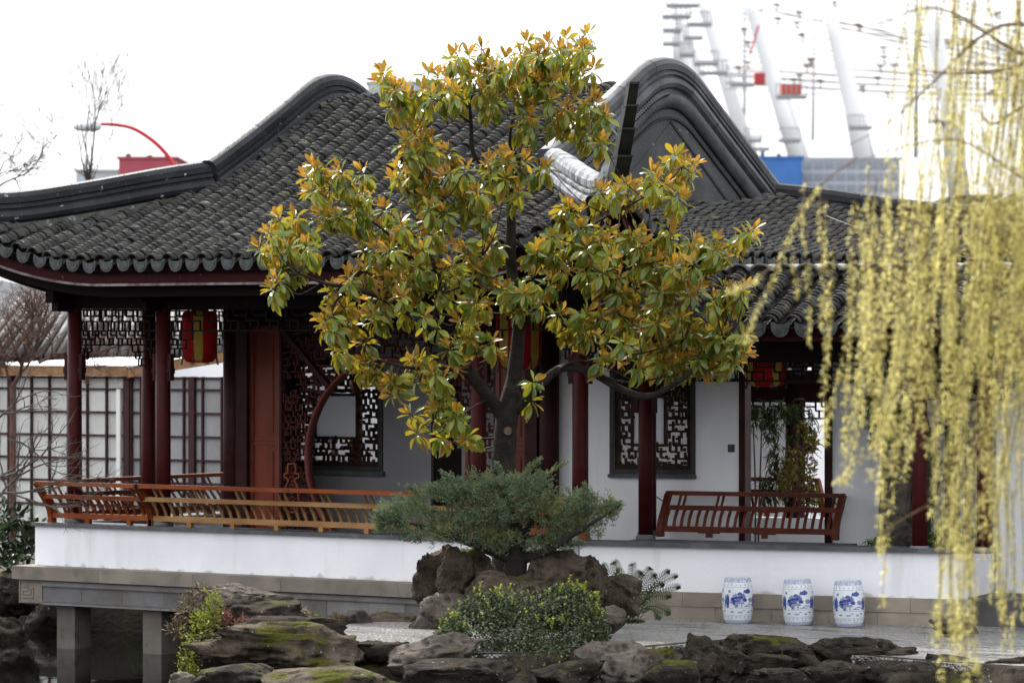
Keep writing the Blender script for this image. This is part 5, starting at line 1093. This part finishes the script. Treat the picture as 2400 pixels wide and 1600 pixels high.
# ================================================================== WILLOW CURTAIN
WD = 20.5; sW = FPX / WD
WT = thing('willow_tree', AT(2620, 2200, WD), 'weeping willow with yellow budding strands hanging over the right side', 'tree')
WB = M('willow_bark', (.16, .105, .055), (.10, .066, .036), 9, .8)
WL = M('willow_bud', (.76, .70, .28), (.62, .57, .22), 9, .55, isl=.3, trans=.4)
trunk = splines([AT(2640, 2000, WD + .5), AT(2610, 1200, WD + .5), AT(2580, 300, WD + .4), AT(2500, -300, WD + .2), AT(2380, -700, WD)], 6); put('trunk', MB().tube(trunk, np.linspace(.28, .09, len(trunk)), 12), WB, WT, True)
LBW = [[(2560, 40, .3, .03), (2400, 150, .2, .022), (2250, 172, 0, .014), (2150, 165, -.1, .009)], [(2580, 330, .3, .03), (2430, 245, .2, .02), (2330, 290, .1, .014), (2290, 255, 0, .008)], [(2570, 100, 0, .03), (2350, 60, -.2, .02), (2180, 200, -.2, .012), (2080, 290, -.2, .006), (1990, 340, -.2, .004)], [(2570, 520, .3, .02), (2400, 420, .2, .014), (2250, 330, 0, .009), (2100, 350, -.1, .005), (1960, 400, -.1, .003)],
       [(2520, -200, .2, .06), (2300, -260, .1, .04), (2100, -220, 0, .025), (1960, -120, 0, .012)], [(2560, 200, -.3, .03), (2380, 120, -.3, .02), (2200, 20, -.3, .012), (2050, 60, -.3, .006)]]
for l in LBW: P = splines([AT(x, y, WD + o) for x, y, o, r in l], 6); put('branch', MB().tube(P, np.interp(np.linspace(0, len(l) - 1, len(P)), range(len(l)), [q[3] * .55 for q in l]), 7), WB, WT, True)
rs = np.random.RandomState(31); bud = leafmesh(.036, .009, .3, .2, 3)
def strand_mesh(ln, sway, dens, seed, slant):
    rs = np.random.RandomState(seed); t = np.linspace(0, 1, 14); P = np.stack([slant * t + sway * np.sin(t * 3 + seed), .06 * np.sin(t * 4 + seed * 2), -ln * t], 1); st = MB(); st.tube(P, np.linspace(.0035, .0016, 14), 4, False); lf = MB()
    m_ = int(ln * dens)
    for k in range(m_):
        f = rs.beta(1.5, 1.0) if rs.rand() < .7 else rs.rand(); i = min(12, int(f * 13)); p = P[i] + (P[i + 1] - P[i]) * (f * 13 - i)
        for s in range(2): a = rs.rand() * 6.3; x, y, z = frame_of(nrm(np.array([cos(a), sin(a), rs.normal(-.1, .5)])), np.array([0, 0, 1.])); add_leaf(lf, *bud, p, x, y, z, rs.uniform(.55, 1.2))
    return mesh('stem', st.arr(), st.f, WB, True), mesh('buds', lf.arr(), lf.f, WL, False)
SMs = [(ln, *strand_mesh(ln, rs.uniform(-.06, .06), 92, k, sl)) for k, (ln, sl) in enumerate(((1.0, -.05), (1.3, -.12), (1.6, -.1), (1.9, -.2), (2.2, -.12), (2.5, -.22), (1.4, .08), (2.0, .05), (.7, -.1), (2.8, -.15)))]
SMs += [(ln, *strand_mesh(ln, .05, 40, 20 + k, sl)) for k, (ln, sl) in enumerate(((.8, -.1), (.9, .06)))]
def strand(px, y0, y1, o=None, k=None):
    ln = (y1 - y0) / sW; j = min(range(10), key=lambda i: abs(SMs[i][0] - ln) + rs.uniform(0, .3)) if k is None else k
    p = AT(px, y0, WD + (rs.normal(0, .55) if o is None else o)); a = TH + rs.normal(0, .3) ; s = ln / SMs[j][0]
    mt_ = Matrix.Translation(Vector(p)) @ Matrix.Rotation(a, 4, 'Z') @ Matrix.Diagonal((1, 1, s, 1))
    st = inst('strand', SMs[j][1], WT, mt_); bd = bpy.data.objects.new('buds', SMs[j][2]); COL.objects.link(bd); bd.parent = st; LOC[bd.name] = LOC[st.name]; bd['kind'] = 'stuff'
for (px, y0, y1) in ((1912, 420, 800), (1885, 600, 700), (1960, 470, 840), (1958, 560, 1050), (1990, 480, 1030), (2010, 470, 1090), (2040, 500, 1030), (2052, 480, 1110), (2075, 560, 1000), (2100, 440, 1120), (2115, 520, 1240), (2085, 900, 1290), (2130, 700, 1420), (2200, 900, 1560), (1945, 430, 760), (2060, 380, 700)): strand(px, y0, y1, rs.normal(0, .15))
# two long slanting tips that reach out to the left
mb, ml = MB(), MB()
for pts in (((2010, 370), (1940, 420), (1890, 480), (1840, 580), (1810, 660), (1770, 740), (1742, 800)), ((1830, 605), (1790, 640), (1745, 668), (1710, 682)), ((2160, 760), (2110, 900), (2060, 1010), (1985, 1110), (1965, 1130)), ((2180, 1180), (2080, 1240), (2060, 1290))):
    P = splines([AT(x, y, WD - .2) for x, y in pts], 8); mb.tube(P, .004, 4)
    for p in P[10:]:
        for k in range(7): a = rs.rand() * 6.3; x, y, z = frame_of(nrm(np.array([cos(a), sin(a), rs.normal(-.2, .5)])), np.array([0, 0, 1.])); add_leaf(ml, *bud, p + rs.normal(0, .008, 3), x, y, z, rs.uniform(.5, 1.1))
st = put('strand', mb, WB, WT); put('buds', ml, WL, st, kind='stuff')
for i in range(84):      # long thin veil from the top
    px = 2090 + 400 * rs.rand() ** .6; y0 = rs.uniform(-260, 260); strand(px, y0, y0 + rs.uniform(450, 1000))
for i in range(74):
    px = 1985 + 480 * rs.rand() ** .7; y0 = rs.uniform(400, 640); y1 = y0 + rs.uniform(260, 700); strand(px, y0, min(y1, 1560 if px > 2150 else 1050 + (px - 1985) * 2.4))
for i in range(36): px = rs.uniform(2200, 2460); y0 = rs.uniform(850, 1200); strand(px, y0, y0 + rs.uniform(300, 520))
# ================================================================== BARE TREES
def bare(name, label, roots, d, lev, col, seed, spread=.5, shrink=.68, kids=(2, 4), jit=.18, rmin=.0035, droop=0.):
    rs = np.random.RandomState(seed); T = thing(name, AT(roots[0][0], roots[0][1], d), label, 'tree'); mats = M(name + '_bark', col, tuple(c * .6 for c in col), 9, .9); mb = MB()
    def grow(p, dv, ln, r, l):
        n_ = 4; P = [p]; dd = dv
        for k in range(n_): dd = nrm(dd + rs.normal(0, jit, 3) + np.array([0, 0, .05 - droop * (lev - l)])); P.append(P[-1] + dd * ln / n_)
        mb.tube(P, np.linspace(r, max(r * .55, rmin * .6), n_ + 1), 5 if l > 1 else 3, False)
        if l <= 0: return
        for k in range(rs.randint(*kids)):
            f = rs.uniform(.35, 1.); i = min(n_ - 1, int(f * n_)); q = P[i] + (P[i + 1] - P[i]) * (f * n_ - i); nd = nrm(dd + rs.normal(0, spread, 3)); grow(q, nd, ln * shrink * rs.uniform(.7, 1.15), max(r * .55, rmin), l - 1)
        grow(P[-1], dd, ln * shrink, max(r * .55, rmin), l - 1)
    for (x0, y0, x1, y1, r) in roots: a, c = AT(x0, y0, d), AT(x1, y1, d); grow(a, nrm(c - a), np.linalg.norm(c - a), r, lev)
    put('branches', mb, mats, T, False)
    mt_ = MB(); p = AT(roots[0][0], roots[0][1], d); mt_.tube([np.array([p[0], p[1], -.8]), p], [roots[0][4] * 1.6, roots[0][4] * 1.1], 8); put('trunk', mt_, mats, T)
bare('bare_tree', 'slender leafless tree against the white sky behind the left ridge', [(205, 470, 205, 430, .04), (205, 432, 160, 310, .016), (206, 432, 200, 290, .014), (207, 432, 230, 290, .022), (210, 430, 290, 330, .010), (205, 420, 120, 350, .010)], 70, 4, (.07, .06, .05), 3, .45, .76, (2, 4), .12, .003)
bare('bare_shrub_tree', 'leafless dark tree at the left edge above the roof ridge', [(-40, 470, -10, 440, .03), (-30, 450, 20, 400, .02), (-30, 450, 60, 420, .02), (-40, 440, -20, 380, .02)], 62, 4, (.045, .038, .035), 5, .6, .66, (2, 4), .2, .005)
bare('maple_tree', 'bare reddish maple with dense twigs in front of the far roof, left', [(30, 905, 60, 840, .032), (40, 880, 120, 800, .02), (20, 890, -10, 790, .02), (60, 850, 60, 770, .03), (90, 850, 170, 840, .025), (10, 860, -40, 830, .03), (120, 830, 220, 810, .02), (180, 840, 300, 830, .018)], 50, 4, (.13, .075, .058), 7, .75, .76, (3, 5), .2, .0022)
bare('leafless_branch_tree', 'thin bare grey branches reaching in from the left before the shed panels', [(-60, 1130, 60, 1090, .025), (-60, 1160, 90, 1150, .02), (-50, 1000, 60, 960, .018), (-60, 1220, 60, 1140, .022), (60, 1170, 170, 1190, .012), (20, 1030, 130, 1060, .012)], 41.5, 3, (.10, .085, .075), 9, .5, .7, (2, 4), .16, .0028, .01)
# ================================================================== THINGS FURTHER BACK
# neighbouring roofs seen under the left eave
NR = thing('neighbour_roof', AT(60, 850, 58), 'grey tiled neighbouring roof behind the maple twigs', 'building')
A_, B_, C_, D_ = AT(-60, 850, 58), AT(560, 835, 58), AT(560, 700, 62), AT(60, 700, 62)
mb = MB(); mb.add([A_, B_, C_, D_], [(0, 1, 2, 3)]); put('roof', mb, M('old_grey_roof', (.10, .10, .10), (.06, .06, .06), 4, .8), NR)
mb = MB()
for k in range(26):
    f = k / 25; mb.tube([A_ + (B_ - A_) * f + np.array([0, 0, .05]), D_ + (C_ - D_) * f + np.array([0, 0, .05])], .07, 6)
put('tile_row', mb, TILE, NR, True, 'stuff'); mb = MB(); q = np.array([0, 0, -3.2]); mb.add([A_, B_, B_ + q, A_ + q], [(0, 1, 2, 3)]); put('wall', mb, PLAST, NR)
PR = thing('pale_roof', AT(20, 770, 80), 'pale sloping metal roof at the left edge behind the maple', 'building')
mb = MB(); mb.add([AT(-80, 775, 80), AT(110, 740, 80), AT(170, 690, 80), AT(-80, 640, 80)], [(0, 1, 2, 3)]); put('roof', mb, M('pale_metal', (.45, .46, .47), (.38, .39, .4), 3, .6), PR)
mb = MB(); mb.add([AT(-80, 775, 80), AT(110, 740, 80), AT(110, 930, 80), AT(-80, 930, 80)], [(0, 1, 2, 3)]); put('wall', mb, PLAST, PR)
# bright garden wall behind the partition window
mb = MB(); mb.box(F1, -3.8, 6.4, 9.5, 9.7, -.8, 2.6); BW = thing('rear_wall', (1, 9.5, -.8), 'bright white rear garden wall glimpsed through the moon gate window', 'wall'); put('wall', mb, PLAST, BW); put('cap_slab', MB().box(F1, -3.85, 6.45, 9.4, 9.8, 2.6, 2.7), CAPS, BW)
# street lamp
d = 80; LP = thing('street_lamp', np.array([*AT(425, 500, d)[:2], -.8]), 'street lamp with red curved arm and grey head above the left ridge', 'street lamp')
P = splines([np.array([*AT(432, 500, d)[:2], -.8]), AT(430, 500, d), AT(410, 398, d), AT(375, 345, d), AT(320, 305, d), AT(275, 293, d), AT(232, 291, d)], 8); mb = MB(); mb.tube(P, np.interp(np.linspace(0, 1, len(P)), (0, .3, 1), (.07, .05, .034)), 10); put('arm', mb, M('red_painted_steel', (.50, .035, .05), rough=.4), LP, True)
c = AT(205, 296, d); ax = np.array([*Rv, 0]); mb = MB()
fx = np.array([*Fv, 0.])
mb.tube([c + ax * t + np.array([0, 0, .03 * t]) for t in (-.30, -.27, -.1, .1, .24, .29)], [.02, .07, .105, .115, .10, .05], 12)
hd = put('lamp_head', mb, M('grey_lamp_shell', (.62, .65, .68), rough=.4), LP, True); put('lamp_lens', MB().obox(c + np.array([0, 0, -.055]), ax * .14, np.array([*Fv, 0]) * .06, np.array([0, 0, .02])), M('lamp_glass', (.6, .6, .58), rough=.2), hd)
# far buildings
def block(name, label, x0, x1, y0, y1, d, mat, rows_=0, cols=0, wm=None, deep=8., roofbits=()):
    a, b_ = AT(x0, y0, d), AT(x1, y1, d); fr = lambda u, v, z: np.array([*(a[:2] + Rv * u + Fv * v), z]); W = np.linalg.norm((b_ - a)[:2]); T = thing(name, np.array([*a[:2], -.8]), label, 'building')
    put('wall', MB().box(fr, 0, W, 0, deep, -.8, a[2]), mat, T); put('parapet', MB().box(fr, -.06 * d / 100, W + .06 * d / 100, -.05, deep, a[2], a[2] + .0006 * d), mat, T)
    for i in range(rows_):
        for j in range(cols):
            H = a[2] - max(b_[2], 0); z = a[2] - H * (i + .2) / rows_; put('window', MB().box(fr, W * (j + .1) / cols, W * (j + .9) / cols, -.04, 0, z - H * .6 / rows_, z), wm, T)
    for (u, h) in roofbits: put('roof_vent', MB().box(fr, W * u - .1, W * u + .1, 1, 1.2, a[2], a[2] + h), M('dark_vent', (.05, .05, .05)), T)
    return T
GLZ = M('pale_blue_glass', (.36, .46, .52), (.42, .5, .55), 3, .25)
block('red_building', 'red walled building block behind the street lamp', 278, 412, 372, 470, 150, M('red_cladding', (.40, .085, .11), (.34, .075, .10), 1, .7), roofbits=((.12, .25), (.5, .2)))
block('grey_building', 'pale grey building behind the bare tree', 178, 282, 402, 470, 170, M('pale_grey_render', (.42, .45, .46), (.36, .38, .38), .5, .8), 1, 5, GLZ)
block('glass_building', 'pale blue glass building just behind the ridge beside the magnolia', 862, 1010, 196, 300, 220, M('grey_concrete', (.40, .43, .46)), 5, 5, GLZ)
block('blue_hoarding_building', 'bright blue clad building behind the right hip ridge', 1752, 1880, 371, 470, 200, M('blue_cladding', (.06, .18, .47), (.05, .155, .42), 1, .6), roofbits=((.3, .4), (.6, .3), (.1, .5)))
block('grey_hall', 'long grey building right of the blue one behind the willow', 1881, 2110, 374, 480, 205, M('hazed_grey_cladding', (.46, .48, .52), (.40, .42, .46), .6, .7), 4, 9, M('grey_strip_window', (.27, .29, .32), rough=.3))  # distant haze is put into a lightened cladding colour
block('dark_building', 'dark flat roofed building at the right edge behind the willow', 2240, 2520, 462, 700, 120, M('brown_cladding', (.07, .062, .06), (.05, .045, .045), .6, .8), 3, 8, M('dark_window', (.03, .033, .04), rough=.2))
# stadium masts and cables
d = 330; ST = thing('stadium_roof', np.array([*AT(1900, 500, d)[:2], -.8]), 'white stadium masts and hanging roof cables in the haze', 'stadium')
WHM = M('white_mast_steel', (.82, .84, .86), (.76, .78, .80), .2, .6); DKM = M('grey_mast_steel', (.30, .32, .34), rough=.6); PXM = d / FPX
def mast(pts, w0, w1, off=0, m_=WHM):
    P = [AT(x, y, d + off) for x, y in pts]; mb = MB(); mb.tube(P, np.linspace(w0, w1, len(P)) / 2 * PXM, 12); return put('mast', mb, m_, ST, True)
def deck(px, py, w, off=0, rails=True):
    c = AT(px, py, d + off); ax = np.array([*Rv, 0.]); fx = np.array([*Fv, 0.]); mb = MB(); mb.obox(c, ax * w / 2 * PXM, fx * .8, np.array([0, 0, .12]))
    for k in range(7): mb.beam(c + ax * (k / 3 - 1) * w / 2 * PXM, c + ax * (k / 3 - 1) * w / 2 * PXM + np.array([0, 0, 1.]), .08, .08, fx)
    mb.beam(c - ax * w / 2 * PXM + np.array([0, 0, 1]), c + ax * w / 2 * PXM + np.array([0, 0, 1]), .08, .08, fx); put('platform', mb, DKM, ST)
mast([(1575, -20), (1590, 60), (1640, 260), (1690, 420)], 14, 26); mast([(1640, -20), (1655, 30), (1720, 250), (1785, 470)], 22, 44); mast([(1755, -20), (1765, 30), (1830, 250), (1900, 470)], 26, 42, -10); mast([(1925, -20), (1960, 90), (2000, 260), (2050, 520)], 28, 46, -20); mast([(2170, -20), (2195, 100), (2225, 250), (2250, 480)], 30, 48, -30)
mast([(1600, 30), (1606, 80), (1650, 200), (1705, 330), (1725, 420)], 22, 26, 20); mast([(1832, 160), (1850, 240), (1880, 330), (1905, 420)], 8, 16, 30); mast([(1998, 185), (2020, 270), (2050, 400)], 10, 20, 30)
mast([(1600, 10), (1590, 90), (1592, 160)], 34, 30, 5, WHM); mast([(1745, -20), (1745, 330)], 7, 7, 0, M('lattice_tower', (.42, .46, .5))); mast([(1909, -20), (1905, 330)], 8, 8, 0); mast([(2150, -20), (2146, 370)], 9, 9, -10, DKM)
for px, py, w in ((1600, 14, 70), (1585, 40, 60), (1575, 72, 40), (1640, 58, 50), (1572, 104, 34), (1625, 90, 40), (1655, 150, 50), (1672, 172, 60), (1770, 350, 60), (1765, 330, 36), (1850, 330, 46), (2015, 300, 50), (2205, 285, 50), (1610, 130, 30), (1740, 200, 50)): deck(px, py, w, -30)
mb = MB(); c = AT(1780, 185, d - 40); mb.obox(c, np.array([*Rv, 0]) * 11 * PXM, np.array([*Fv, 0]) * .6, np.array([0, 0, 12 * PXM])); put('red_basket', mb, M('red_basket', (.42, .05, .06)), ST)
mb = MB(); c = AT(1852, 210, d - 40); mb.obox(c, np.array([*Rv, 0]) * 21 * PXM, np.array([*Fv, 0]) * .8, np.array([0, 0, 10 * PXM])); deck(1855, 228, 62, -41); put('orange_basket', mb, M('orange_basket', (.60, .09, .05)), ST)
mb = MB(); mb.tube([AT(1778, 60, d - 40), AT(1758, 130, d - 40)], .09, 5); put('red_jib', mb, M('red_basket', (.42, .05, .06)), ST)
CBL = M('cable_steel', (.5, .49, .48), rough=.6); rs = np.random.RandomState(6)
for k, (y0, y1) in enumerate(((-60, 140), (-20, 165), (12, 120), (25, 130), (60, 150), (90, 165), (115, 180), (140, 190), (160, 200), (178, 212), (195, 225), (-160, 60), (-110, 95))):
    P = [AT(1700 + 760 * t, y0 + (y1 - y0) * t + 6 * sin(pi * t), d - 5) for t in np.linspace(0, 1, 14)]; mb = MB(); mb.tube(P, .085, 4); mb.tube([p - np.array([0, 0, .45]) for p in P], .07, 4)
    cb = put('cable', mb, CBL, ST); mb = MB()
    for t in rs.uniform(.03, .97, 5):
        c = AT(1700 + 760 * t, y0 + (y1 - y0) * t + 6 * sin(pi * t), d - 5.2) + rs.normal(0, .15, 3); mb.obox(c, np.array([*Rv, 0]) * .28, np.array([*Fv, 0]) * .1, np.array([0, 0, .09])); mb.beam(c + np.array([.1, 0, -.6]), c, .1, .1, (1, 0, 0))
    put('clamp', mb, M('clamp_brown', (.16, .11, .08)), cb)
# thin wire over the right roof
mb = MB(); P = splines([AT(1935, 505, 40.5), AT(2000, 530, 40.2), AT(2120, 568, 40), AT(2420, 640, 39.5)], 6); mb.tube(P, .0035, 5); put('cable_wire', mb, M('pale_wire', (.3, .3, .3)), None, label='thin pale wire strung over the tiles of the right roof', cat='wire')
